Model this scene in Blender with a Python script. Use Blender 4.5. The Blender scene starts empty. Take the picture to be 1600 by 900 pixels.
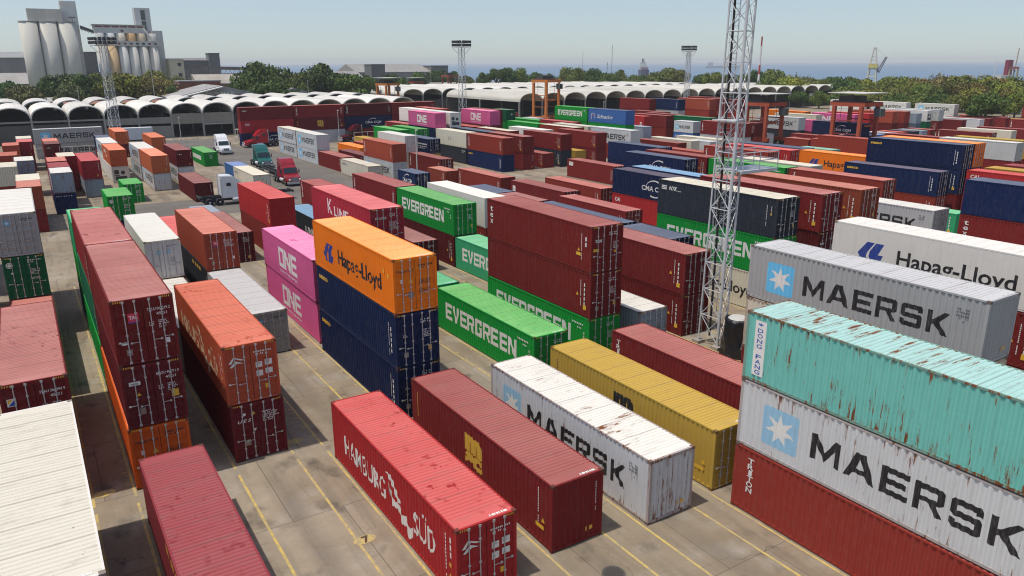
import bpy, bmesh, math, random
from math import sin, cos, pi, radians, atan2, hypot
from mathutils import Vector, Matrix
from mathutils.geometry import tessellate_polygon
random.seed(7)
scene = bpy.context.scene
COL = scene.collection
# ------------------------------------------------------------------ camera
F_PX, PITCH, ROLL, YAW, CAM_H = 1179.1, radians(16.561), radians(-0.203), radians(32.550), 18.01
_cy, _sy = cos(YAW), sin(YAW)
FWD = Vector((_sy*cos(PITCH), _cy*cos(PITCH), -sin(PITCH)))
_r = Vector((_cy, -_sy, 0)); _u = _r.cross(FWD)
RGT = cos(ROLL)*_r + sin(ROLL)*_u
UPV = -sin(ROLL)*_r + cos(ROLL)*_u
CAM = Vector((0, 0, CAM_H))
def ray(px, py): return FWD*F_PX + RGT*(px-800) - UPV*(py-450)
def at(px, py, z=0.0):
    d = ray(px, py); t = (z-CAM_H)/d.z; return CAM + d*t
def aty(px, py, Y):
    d = ray(px, py); return CAM + d*(Y/d.y)
def proj(p):
    d = Vector(p)-CAM; z = d.dot(FWD)
    if z < .1: return None
    return (800+F_PX*d.dot(RGT)/z, 450-F_PX*d.dot(UPV)/z)
cam_data = bpy.data.cameras.new('camera'); cam = bpy.data.objects.new('camera', cam_data); COL.objects.link(cam)
cam.matrix_world = Matrix(((RGT.x, UPV.x, -FWD.x, 0), (RGT.y, UPV.y, -FWD.y, 0), (RGT.z, UPV.z, -FWD.z, CAM_H), (0, 0, 0, 1)))
cam_data.sensor_width = 36; cam_data.lens = F_PX/1600*36; cam_data.clip_start = .5; cam_data.clip_end = 60000
scene.camera = cam
# ------------------------------------------------------------------ materials
MATS = {}
class NT:
    def __init__(s, name):
        s.m = bpy.data.materials.new(name); s.m.use_nodes = True; s.t = s.m.node_tree; s.t.nodes.clear()
        s.out = s.t.nodes.new('ShaderNodeOutputMaterial'); s.b = s.t.nodes.new('ShaderNodeBsdfPrincipled')
        s.t.links.new(s.b.outputs[0], s.out.inputs[0]); MATS[name] = s.m
    def n(s, typ, **kw):
        nd = s.t.nodes.new(typ)
        for k, v in kw.items():
            if k == 'i':
                for a, b in v.items():
                    if hasattr(b, 'is_output'): s.t.links.new(b, nd.inputs[a])
                    else: nd.inputs[a].default_value = b
            else: setattr(nd, k, v)
        return nd
    def math(s, op, a, b=None, c=None, clamp=False):
        nd = s.t.nodes.new('ShaderNodeMath'); nd.operation = op; nd.use_clamp = clamp
        for k, v in enumerate((a, b, c)):
            if v is None: continue
            if hasattr(v, 'is_output'): s.t.links.new(v, nd.inputs[k])
            else: nd.inputs[k].default_value = v
        return nd.outputs[0]
    def mix(s, fac, a, b, mode='MIX'):
        nd = s.t.nodes.new('ShaderNodeMix'); nd.data_type = 'RGBA'; nd.blend_type = mode
        for k, v in ((0, fac), (6, a), (7, b)):
            if hasattr(v, 'is_output'): s.t.links.new(v, nd.inputs[k])
            else: nd.inputs[k].default_value = (v if k == 0 else (*v[:3], 1))
        return nd.outputs[2]
    def ramp(s, v, lo, hi, a=0., b=1.):
        nd = s.n('ShaderNodeMapRange', i={0: v, 1: lo, 2: hi, 3: a, 4: b}); return nd.outputs[0]
    def coords(s, scale, rnd=True, src='Object'):
        tc = s.n('ShaderNodeTexCoord').outputs[src]
        mp = s.n('ShaderNodeMapping', i={0: tc, 3: scale})
        if rnd:
            r = s.n('ShaderNodeObjectInfo').outputs['Random']
            cb = s.n('ShaderNodeCombineXYZ', i={0: s.math('MULTIPLY', r, 91.), 1: s.math('MULTIPLY', r, 57.), 2: s.math('MULTIPLY', r, 33.)})
            return s.n('ShaderNodeVectorMath', operation='ADD', i={0: mp.outputs[0], 1: cb.outputs[0]}).outputs[0]
        return mp.outputs[0]
    def noise(s, vec, scale=1., detail=4., rough=.55):
        return s.n('ShaderNodeTexNoise', i={'Vector': vec, 'Scale': scale, 'Detail': detail, 'Roughness': rough}).outputs[0]
    def attr(s, name):
        return s.n('ShaderNodeAttribute', attribute_type='OBJECT', attribute_name=name).outputs['Fac']
    def set(s, **kw):
        for k, v in kw.items():
            k = k.replace('_', ' ')
            k = {'base': 'Base Color', 'rough': 'Roughness', 'metal': 'Metallic', 'spec': 'Specular IOR Level'}.get(k, k)
            if hasattr(v, 'is_output'): s.t.links.new(v, s.b.inputs[k])
            else: s.b.inputs[k].default_value = (*v, 1) if isinstance(v, tuple) and len(v) == 3 else v
RUST = (.17, .055, .022); DUST = (.42, .37, .31)
def paint(name, roof=False):
    m = NT(name); col = m.n('ShaderNodeObjectInfo').outputs['Color']; rust = m.attr('rust'); fade = m.attr('fade'); patch = m.attr('patch')
    big = m.noise(m.coords((.35, .35, .5)), 1., 4.)
    fine = m.noise(m.coords((2.5, 2.5, 2.5)), 1.5, 5., .65)
    c = m.mix(m.ramp(big, .25, .75, 0., .22), col, m.mix(1., col, (.6, .6, .6), 'MULTIPLY'))
    if roof:
        f = m.math('MULTIPLY', fade, m.ramp(big, .2, .7, .65, 1.))
        c = m.mix(f, c, m.mix(.45, m.mix(1., col, (2.6, 2.6, 2.6), 'MULTIPLY'), (.60, .45, .385)))
        blot = m.noise(m.coords((1.5, 1.2, 1.)), 1.6, 5., .55)
        zone = m.noise(m.coords((.25, .25, .3)), 1., 2.)
        pm = m.math('MULTIPLY', m.ramp(blot, .585, .615), m.math('MULTIPLY', m.ramp(zone, .49, .6), patch), clamp=True)
        c = m.mix(m.math('MULTIPLY', pm, .85), c, m.mix(1., col, (.82, .75, .72), 'MULTIPLY'))
        dirt = m.noise(m.coords((.6, 2.6, 1.)), 1.2, 6., .7)
        c = m.mix(m.ramp(dirt, .52, .78, 0., .38), c, (.20, .17, .145))
        seam = m.n('ShaderNodeTexWave', wave_type='BANDS', bands_direction='Y', i={'Vector': m.coords((0, 1, 0), False), 'Scale': .43, 'Distortion': .0}).outputs['Fac']
        c = m.mix(m.ramp(seam, .985, .999, 0., .28), c, (.12, .10, .09))
        rn = m.noise(m.coords((.5, 3.2, 1.)), 1.1, 7., .72)
        spots = m.noise(m.coords((5., 5., 5.)), 1., 3.)
        sm = m.ramp(spots, .74, .77)
        c = m.mix(m.math('MULTIPLY', sm, .8), c, (.055, .045, .04))
    else:
        dn = m.noise(m.coords((4.5, 4.5, .28)), 1.3, 5., .6)
        c = m.mix(m.ramp(dn, .5, .8, 0., .32), c, m.mix(.5, col, (.12, .09, .075)))
        c = m.mix(m.math('MULTIPLY', m.ramp(fine, .45, .75), .05), c, DUST)
        rn = m.noise(m.coords((5.5, 5.5, .55)), 1.1, 7., .72)
        scr = m.noise(m.coords((7., 7., .55)), 2.2, 4., .6)
        c = m.mix(m.ramp(scr, .685, .72, 0., .5), c, m.mix(.5, col, (.5, .46, .42)))
    rn = m.math('ADD', rn, m.math('MULTIPLY', m.math('MULTIPLY', m.math('SUBTRACT', big, .5), .45), rust))   # rust comes in patches
    th = m.math('SUBTRACT', .80, m.math('MULTIPLY', rust, .235 if roof else .25))
    if not roof:      # rust gathers along the rails
        zz = m.n('ShaderNodeSeparateXYZ', i={0: m.coords((1, 1, 1), False)}).outputs[2]
        ed = m.math('MAXIMUM', m.ramp(zz, .15, .75, 1., 0.), m.ramp(zz, 2.25, 2.8, 0., 1.)); rn = m.math('ADD', rn, m.math('MULTIPLY', m.math('MULTIPLY', ed, rust), .055))
    rm = m.math('MULTIPLY', m.math('SUBTRACT', rn, th), 16., clamp=True)
    c = m.mix(rm, c, m.mix(fine, (.09, .03, .016), (.30, .115, .045)))
    m.set(base=c, rough=m.ramp(fine, .3, .7, .5, .72), spec=.08)
    dent = m.noise(m.coords((1.1, 1.1, .9)), 1., 3.)
    bmp = m.n('ShaderNodeBump', i={'Strength': .3, 'Distance': .05, 'Height': dent}); m.t.links.new(bmp.outputs[0], m.b.inputs['Normal'])
paint('container_paint'); paint('container_roof', True)
def lettering():
    m = NT('lettering_paint'); col = m.n('ShaderNodeObjectInfo').outputs['Color']
    w = m.noise(m.coords((6, 6, 1.2)), 1.6, 5., .65)
    m.set(base=m.mix(m.ramp(w, .5, .74, 0., .55), col, m.mix(.5, col, (.3, .27, .25))), rough=.55)
lettering()
def tinted(name, rough=.6, metal=0., scale=(.5, .5, .5), amt=.35, dark=(.5, .5, .5), spec=.4):
    m = NT(name); col = m.n('ShaderNodeObjectInfo').outputs['Color']
    a = m.noise(m.coords(scale), 1., 6., .62)
    c = m.mix(m.ramp(a, .35, .75, 0., amt), col, m.mix(1., col, dark, 'MULTIPLY'))
    m.set(base=c, rough=rough, metal=metal, spec=spec)
tinted('plain', .6); tinted('steel', .55, .15, (2, 2, .5), .3, (.55, .5, .45)); tinted('rubber', .85, 0, (3, 3, 3), .3)
tinted('car_paint', .22, 0., (.8, .8, .8), .15, spec=.6)
tinted('mineral', .9, 0., (.12, .12, .035), .5, (.52, .5, .46)); tinted('vault_concrete', .85, 0., (.5, .06, .5), .55, (.55, .52, .47))
tinted('sheet_roof', .6, 0., (.3, .05, .2), .5, (.55, .5, .46)); tinted('bark', .95, 0, (2, 2, .5), .5)
m = NT('glass'); m.set(base=(.02, .03, .035), rough=.06, spec=.8)
m = NT('plastic_wrap'); _n = m.noise(m.coords((2, 2, 1.2)), 2.2, 6., .6); m.set(base=(.008, .008, .009), rough=.22, spec=.7)
_b = m.n('ShaderNodeBump', i={'Strength': .9, 'Distance': .12, 'Height': _n}); m.t.links.new(_b.outputs[0], m.b.inputs['Normal'])
m = NT('leaves'); col = m.n('ShaderNodeObjectInfo').outputs['Color']; isl = m.n('ShaderNodeNewGeometry').outputs['Random Per Island']
cl = m.noise(m.coords((.35, .35, .35)), 1., 3.)
c = m.mix(m.ramp(cl, .3, .7), m.mix(1., col, (.62, .68, .6), 'MULTIPLY'), m.mix(1., col, (1.35, 1.25, 1.0), 'MULTIPLY'))
c = m.mix(isl, m.mix(1., c, (.65, .68, .6), 'MULTIPLY'), m.mix(1., c, (1.4, 1.3, 1.15), 'MULTIPLY')); m.set(base=c, rough=.65, spec=.2)
try: m.b.inputs['Transmission Weight'].default_value = 0
except Exception: pass
m = NT('sea'); w = m.noise(m.coords((.012, .02, 1), False), 1., 5., .6)
m.set(base=m.mix(m.ramp(w, .3, .7), (.08, .15, .235), (.10, .175, .26)), rough=.32, spec=.5)
# ground
m = NT('yard_concrete'); P0 = m.coords((1, 1, 1), False)
slab = m.n('ShaderNodeTexBrick', offset=.5, i={'Vector': m.n('ShaderNodeMapping', i={0: P0, 1: (1.55, 1.9, 0)}).outputs[0], 'Color1': (.30, .30, .30, 1), 'Color2': (.70, .70, .70, 1), 'Mortar': (0, 0, 0, 1), 'Scale': 1., 'Mortar Size': .018, 'Mortar Smooth': .1, 'Bias': 0., 'Brick Width': 4.24, 'Row Height': 5.9})
tone = m.n('ShaderNodeSeparateColor', i={0: slab.outputs['Color']}).outputs[0]
n1 = m.noise(m.coords((.11, .11, .1), False), 1., 6., .65); n2 = m.noise(m.coords((1.6, .16, 1), False), 1., 5., .6); n3 = m.noise(m.coords((3, 3, 3), False), 1.6, 6., .7)
n4 = m.noise(m.coords((.45, .45, .1), False), 1., 5., .6)
c = m.mix(m.ramp(tone, .3, .7), (.30, .246, .176), (.395, .335, .25))
c = m.mix(m.ramp(n1, .36, .64, 0., .85), c, (.19, .145, .095))
c = m.mix(m.ramp(n4, .52, .72, 0., .5), c, (.40, .375, .335))
c = m.mix(m.ramp(n2, .5, .74, 0., .5), c, (.125, .108, .09))
sx = m.n('ShaderNodeSeparateXYZ', i={0: P0}).outputs[0]; ph = m.math('FRACT', m.math('DIVIDE', m.math('ADD', sx, 4.0), 4.245)); trk = m.ramp(m.math('ABSOLUTE', m.math('SUBTRACT', ph, .66)), .05, .17, 1., 0.)
c = m.mix(m.math('MULTIPLY', trk, m.ramp(n4, .25, .65, .1, .5)), c, (.12, .10, .082))
stain = m.noise(m.coords((.6, .45, 1), False), 1., 4., .5)
c = m.mix(m.ramp(stain, .57, .70, 0., .75), c, (.085, .07, .055))
c = m.mix(m.ramp(n3, .35, .75, 0., .28), c, (.17, .145, .115))
cr = m.n('ShaderNodeTexVoronoi', feature='DISTANCE_TO_EDGE', i={'Vector': m.n('ShaderNodeVectorMath', operation='ADD', i={0: m.coords((.10, .10, .1), False), 1: m.n('ShaderNodeVectorMath', operation='SCALE', i={0: m.n('ShaderNodeTexNoise', i={'Vector': P0, 'Scale': .6, 'Detail': 4.}).outputs['Color'], 'Scale': .22}).outputs[0]}).outputs[0], 'Scale': 1.}).outputs['Distance']
crm = m.math('MULTIPLY', m.ramp(cr, .0, .0035, 1., 0.), m.ramp(n1, .45, .6))
c = m.mix(m.math('MULTIPLY', crm, .75), c, (.06, .052, .045))
c = m.mix(m.math('MULTIPLY', slab.outputs['Fac'], .7), c, (.085, .074, .062))
m.set(base=c, rough=m.ramp(n1, .3, .7, .75, .95), spec=.25)
bm_ = m.n('ShaderNodeBump', i={'Strength': .25, 'Distance': .02, 'Height': n3}); m.t.links.new(bm_.outputs[0], m.b.inputs['Normal'])
m = NT('asphalt'); n1 = m.noise(m.coords((.09, .12, .1), False), 1., 6., .65); n3 = m.noise(m.coords((4, 4, 4), False), 1.5, 5., .7)
c = m.mix(m.ramp(n1, .35, .7), (.125, .113, .10), (.20, .18, .155)); c = m.mix(m.ramp(n3, .4, .75, 0., .4), c, (.09, .08, .07)); m.set(base=c, rough=.9, spec=.25)
m = NT('earth'); n1 = m.noise(m.coords((.03, .03, .1), False), 1., 6., .65); m.set(base=m.mix(m.ramp(n1, .35, .7), (.17, .145, .10), (.09, .11, .045)), rough=1.)
m = NT('road_paint'); n3 = m.noise(m.coords((2.2, 1.3, 2), False), 2., 6., .75); n4 = m.noise(m.coords((.25, .25, 1), False), 1., 3.)
c = m.mix(m.ramp(m.math('ADD', n3, m.math('MULTIPLY', n4, .35)), .55, .80), (.58, .42, .11), (.31, .26, .185)); m.set(base=c, rough=.85, spec=.2)
# ------------------------------------------------------------------ mesh helper
class MB:
    def __init__(s): s.v = []; s.f = []
    def add(s, vs, fs):
        o = len(s.v); s.v += [tuple(v) for v in vs]; s.f += [tuple(i+o for i in f) for f in fs]; return s
    def box(s, x0, y0, z0, x1, y1, z1):
        return s.add([(x0,y0,z0),(x1,y0,z0),(x1,y1,z0),(x0,y1,z0),(x0,y0,z1),(x1,y0,z1),(x1,y1,z1),(x0,y1,z1)],
                     [(0,3,2,1),(4,5,6,7),(0,1,5,4),(1,2,6,5),(2,3,7,6),(3,0,4,7)])
    def prism(s, poly, y0, y1, axis='y'):
        n = len(poly); T = {'y': lambda a, b, c: (a, c, b), 'x': lambda a, b, c: (c, a, b), 'z': lambda a, b, c: (a, b, c)}[axis]
        vs = [T(a, b, y0) for a, b in poly]+[T(a, b, y1) for a, b in poly]
        return s.add(vs, [tuple(range(n)), tuple(range(2*n-1, n-1, -1))]+[(i, i+n, (i+1) % n+n, (i+1) % n) for i in range(n)])
    def tube(s, a, b, r, n=6, r2=None):
        a, b = Vector(a), Vector(b); d = (b-a); r2 = r if r2 is None else r2
        if d.length < 1e-6: return s
        z = d.normalized(); x = z.cross(Vector((0, 0, 1)) if abs(z.z) < .95 else Vector((1, 0, 0))).normalized(); y = z.cross(x)
        vs = []
        for p, rr in ((a, r), (b, r2)):
            for k in range(n):
                t = 2*pi*k/n+.3; vs.append(p+x*(rr*cos(t))+y*(rr*sin(t)))
        fs = [(k, (k+1) % n, (k+1) % n+n, k+n) for k in range(n)]+[tuple(range(n-1, -1, -1)), tuple(range(n, 2*n))]
        return s.add(vs, fs)
    def lathe(s, prof, cx=0, cy=0, n=16, axis='z'):
        vs = []; m_ = len(prof)
        for r, z in prof:
            for k in range(n):
                t = 2*pi*k/n
                vs.append((cx+r*cos(t), cy+r*sin(t), z) if axis == 'z' else (z, cx+r*cos(t), cy+r*sin(t)))
        fs = [(j*n+k, j*n+(k+1) % n, (j+1)*n+(k+1) % n, (j+1)*n+k) for j in range(m_-1) for k in range(n)]
        fs += [tuple(range(n-1, -1, -1)), tuple((m_-1)*n+k for k in range(n))]
        return s.add(vs, fs)
    def mesh(s, name, fix=True):
        me = bpy.data.meshes.new(name); me.from_pydata(s.v, [], s.f); me.validate()
        if fix:
            b = bmesh.new(); b.from_mesh(me); bmesh.ops.recalc_face_normals(b, faces=b.faces); b.to_mesh(me); b.free()
        return me
def put(name, me, mat, parent=None, color=(1, 1, 1), loc=None, rz=0., **props):
    o = bpy.data.objects.new(name, me); COL.objects.link(o)
    if isinstance(me, bpy.types.Mesh) and not me.materials: me.materials.append(None)
    o.material_slots[0].link = 'OBJECT'; o.material_slots[0].material = MATS[mat]
    o.color = (*color, 1)
    if parent: o.parent = parent
    if loc: o.location = loc
    if rz: o.rotation_euler = (0, 0, rz)
    for k, v in props.items(): o[k] = v
    return o
def smooth(me):
    for p in me.polygons: p.use_smooth = True
    return me
def thing(name, label, cat, loc=(0, 0, 0), rz=0., group=None):
    o = bpy.data.objects.new(name, None); COL.objects.link(o); o.location = loc; o.rotation_euler = (0, 0, rz); o.empty_display_size = .5
    o['label'] = label; o['category'] = cat
    if group: o['group'] = group
    return o
def tag(o, label, cat, group=None):
    o['label'] = label; o['category'] = cat
    if group: o['group'] = group
    return o
def struct(o, kind='structure'): o['kind'] = kind; return o
def copy_tree(o, parent=None):
    c = o.copy(); COL.objects.link(c)
    if parent: c.parent = parent
    for ch in list(o.children): copy_tree(ch, c)
    return c
def recolor(o, old, new):
    for ch in o.children:
        if ch.get('tint') == old: ch.color = (*new, 1)
        recolor(ch, old, new)
# ------------------------------------------------------------------ lettering: 2D pieces = (verts, faces)
def poly(contours):
    pts = [p for c in contours for p in c]
    tr = tessellate_polygon([[Vector((p[0], p[1], 0)) for p in c] for c in contours])
    return [tuple(p) for p in pts], [tuple(t) for t in tr]
def xf(piece, sx=1, sy=None, dx=0, dy=0, sh=0):
    sy = sx if sy is None else sy
    return [(x*sx+y*sh*sx+dx, y*sy+dy) for x, y in piece[0]], piece[1]
def join(ps):
    V, Fc = [], []
    for v, f in ps:
        o = len(V); V += v; Fc += [tuple(i+o for i in t) for t in f]
    return V, Fc
def rect(x0, y0, x1, y1): return [(x0, y0), (x1, y0), (x1, y1), (x0, y1)], [(0, 1, 2, 3)]
_txt = {}
def rawtext(s, bold=0., italic=0., spacing=1.):
    k = (s, bold, italic, spacing)
    if k not in _txt:
        cu = bpy.data.curves.new('lettering', 'FONT'); cu.body = s; cu.offset = bold; cu.shear = italic; cu.space_character = spacing; cu.resolution_u = 3
        ob = bpy.data.objects.new('lettering', cu); me = bpy.data.meshes.new_from_object(ob)
        _txt[k] = ([(v.co.x, v.co.y) for v in me.vertices], [tuple(p.vertices) for p in me.polygons])
        bpy.data.objects.remove(ob); bpy.data.curves.remove(cu); bpy.data.meshes.remove(me)
    return _txt[k]
CAP = .7
def text(s, x, y, h, w=None, bold=0., italic=0., spacing=1., center=False):
    v, f = rawtext(s, bold, italic, spacing)
    if not v: return [], []
    x0 = min(p[0] for p in v); x1 = max(p[0] for p in v); sy = h/CAP; sx = sy if w is None else w/(x1-x0)
    dx = x-(x0+x1)/2*sx if center else x-x0*sx
    return [(a*sx+dx, b*sy+y) for a, b in v], f
def stacked(s, x, ytop, h, step, bold=.02, wide=None, rot=False):
    ps = []
    for k, ch in enumerate(s):
        if ch == ' ': continue
        v, f = rawtext(ch, bold); x0 = min(p[0] for p in v); x1 = max(p[0] for p in v); sc = h/CAP
        sx = sc if wide is None else wide/max(.25, (x1-x0))
        ps.append(([((a-(x0+x1)/2)*sx+x, b*sc+ytop-h-k*step) for a, b in v], f))
    return join(ps)
def G(ch, w, h, s):
    m = h/2
    if ch == 'E': return [[(0,0),(w,0),(w,s),(s,s),(s,m-s/2),(w*.92,m-s/2),(w*.92,m+s/2),(s,m+s/2),(s,h-s),(w,h-s),(w,h),(0,h)]]
    if ch == 'M': return [[(0,0),(s,0),(s,h*.62),(w/2,0.05*h),(w-s,h*.62),(w-s,0),(w,0),(w,h),(w-s*1.1,h),(w/2,h*.42),(s*1.1,h),(0,h)]]
    if ch == 'A': return [[(0,0),(s*1.05,0),(w*.30,h*.22),(w*.70,h*.22),(w-s*1.05,0),(w,0),(w*.66,h),(w*.34,h)], [(w*.37,h*.40),(w*.5,h*.80),(w*.63,h*.40)]]
    if ch == 'R': return [[(0,0),(s,0),(s,m-s*.55),(w*.52,m-s*.55),(w-s*1.15,0),(w,0),(w*.76,m-s*.5),(w*.9,m-s*.4),(w,m-s*.1),(w,h-s*.5),(w-s*.5,h),(0,h)], [(s,m+s*.25),(s,h-s),(w-s,h-s),(w-s,m+s*.25)]]
    if ch == 'S': return [[(s*.5,0),(w-s*.5,0),(w,s*.5),(w,m+s*.1),(w-s*.5,m+s*.5),(s,m+s*.5),(s,h-s),(w-s,h-s),(w-s,h*.70),(w,h*.70),(w,h-s*.5),(w-s*.5,h),(s*.5,h),(0,h-s*.5),(0,m-s*.1),(s*.5,m-s*.5),(w-s,m-s*.5),(w-s,s),(s,s),(s,h*.30),(0,h*.30),(0,s*.5)]]
    if ch == 'K': return [[(0,0),(s,0),(s,m-s*.6),(s*1.5,m-s*.35),(w-s*1.25,0),(w,0),(w*.55,m+s*.15),(w*.98,h),(w-s*1.25,h),(s*1.4,m+s*.6),(s,m+s*.5),(s,h),(0,h)]]
    if ch == 'V': return [[(w/2-s*.55,0),(w/2+s*.55,0),(w,h),(w-s,h),(w/2,h*.34),(s,h),(0,h)]]
    if ch == 'G': return [[(s*.4,0),(w-s*.4,0),(w,s*.4),(w,m+s*.35),(w*.55,m+s*.35),(w*.55,m-s*.3),(w-s,m-s*.3),(w-s,s),(s,s),(s,h-s),(w-s,h-s),(w-s,h*.68),(w,h*.68),(w,h-s*.4),(w-s*.4,h),(s*.4,h),(0,h-s*.4),(0,s*.4)]]
    if ch == 'N': return [[(0,0),(s,0),(s,h*.62),(w-s*1.1,0),(w,0),(w,h),(w-s,h),(w-s,h*.38),(s*1.1,h),(0,h)]]
    if ch == 'O': return [[(0,0),(w,0),(w,h),(0,h)], [(s,s),(s,h-s),(w-s,h-s),(w-s,s)]]
def block(s, x, y, total, h, gap=.16, st=.2, widths=None):
    ws = [(widths or {}).get(c, 1.) for c in s]; unit = total/(sum(ws)+gap*(len(s)-1)); ps = []
    for c, k in zip(s, ws):
        w = unit*k; ps.append(xf(poly(G(c, w, h, min(st*h, w*.3))), 1, 1, x, y)); x += w+gap*unit
    return join(ps)
def star7(cx, cy, r):
    pts = []
    for k in range(14):
        a = pi/2+2*pi*k/14; rr = r if k % 2 == 0 else r*.42; pts.append((cx+rr*cos(a), cy+rr*sin(a)))
    return poly([pts])
def rrect(x0, y0, x1, y1, r):
    pts = []
    for cx, cy, a0 in ((x1-r, y0+r, -90), (x1-r, y1-r, 0), (x0+r, y1-r, 90), (x0+r, y0+r, 180)):
        for k in range(4): a = radians(a0+k*30); pts.append((cx+r*cos(a), cy+r*sin(a)))
    return poly([pts])
def disc(cx, cy, r, n=18, sq=1.): return poly([[(cx+r*cos(2*pi*k/n), cy+sq*r*sin(2*pi*k/n)) for k in range(n)]])
def ring(cx, cy, r, t, n=20): return poly([[(cx+r*cos(2*pi*k/n), cy+r*sin(2*pi*k/n)) for k in range(n)], [(cx+(r-t)*cos(2*pi*k/n), cy+(r-t)*sin(2*pi*k/n)) for k in range(n)]])
def arc(cx, cy, rx, ry, a0, a1, t0, t1, n=12):
    o, i_ = [], []
    for k in range(n+1):
        f = k/n; a = radians(a0+(a1-a0)*f); t = t0+(t1-t0)*f
        o.append((cx+rx*cos(a), cy+ry*sin(a))); i_.append((cx+(rx-t)*cos(a), cy+(ry-t)*sin(a)))
    return poly([o+i_[::-1]])
def hl(x, y, w, h):   # two leaning bars with an arrow foot
    a = [(0,.42),(.34,1),(.63,1),(.38,.52),(.34,.30),(.44,.10),(.16,.10)]; b = [(.69,1),(1,1),(.80,.46),(1,.46),(.90,.08),(.52,.08),(.45,.34),(.47,.56)]
    return join([xf(poly([a]), w, h, x, y), xf(poly([b]), w, h, x, y)])
def ticks(x, y, n, h, vertical=True, seed=1, pitch=.12, fill=.8, wd=.07):   # a run of characters too small to read in the photo
    rr = random.Random(seed); ps = []
    for k in range(n):
        if rr.random() > fill: continue
        a = k*pitch
        ps.append(rect(x, y-a-pitch*.72, x+wd, y-a) if vertical else rect(x+a, y, x+a+pitch*.62, y+wd))
    return join(ps) if ps else ([], [])
def lines(x, y, rows, h, seed=1, pitch=.055, w=.7):
    rr = random.Random(seed); ps = []
    for r in range(rows):
        n = int(w/pitch*rr.uniform(.5, 1)); ps.append(ticks(x, y-r*h*1.7, n, h, False, seed*31+r, pitch, .85, h))
    return join([p for p in ps if p[0]] or [([], [])])
WHT = (.72, .71, .67); BLK = (.012, .012, .014); SKY = (.13, .50, .78); GOLD = (.66, .40, .05); BLU = (.018, .045, .26); YEL = (.72, .42, .03); DKB = (.02, .05, .10)
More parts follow.
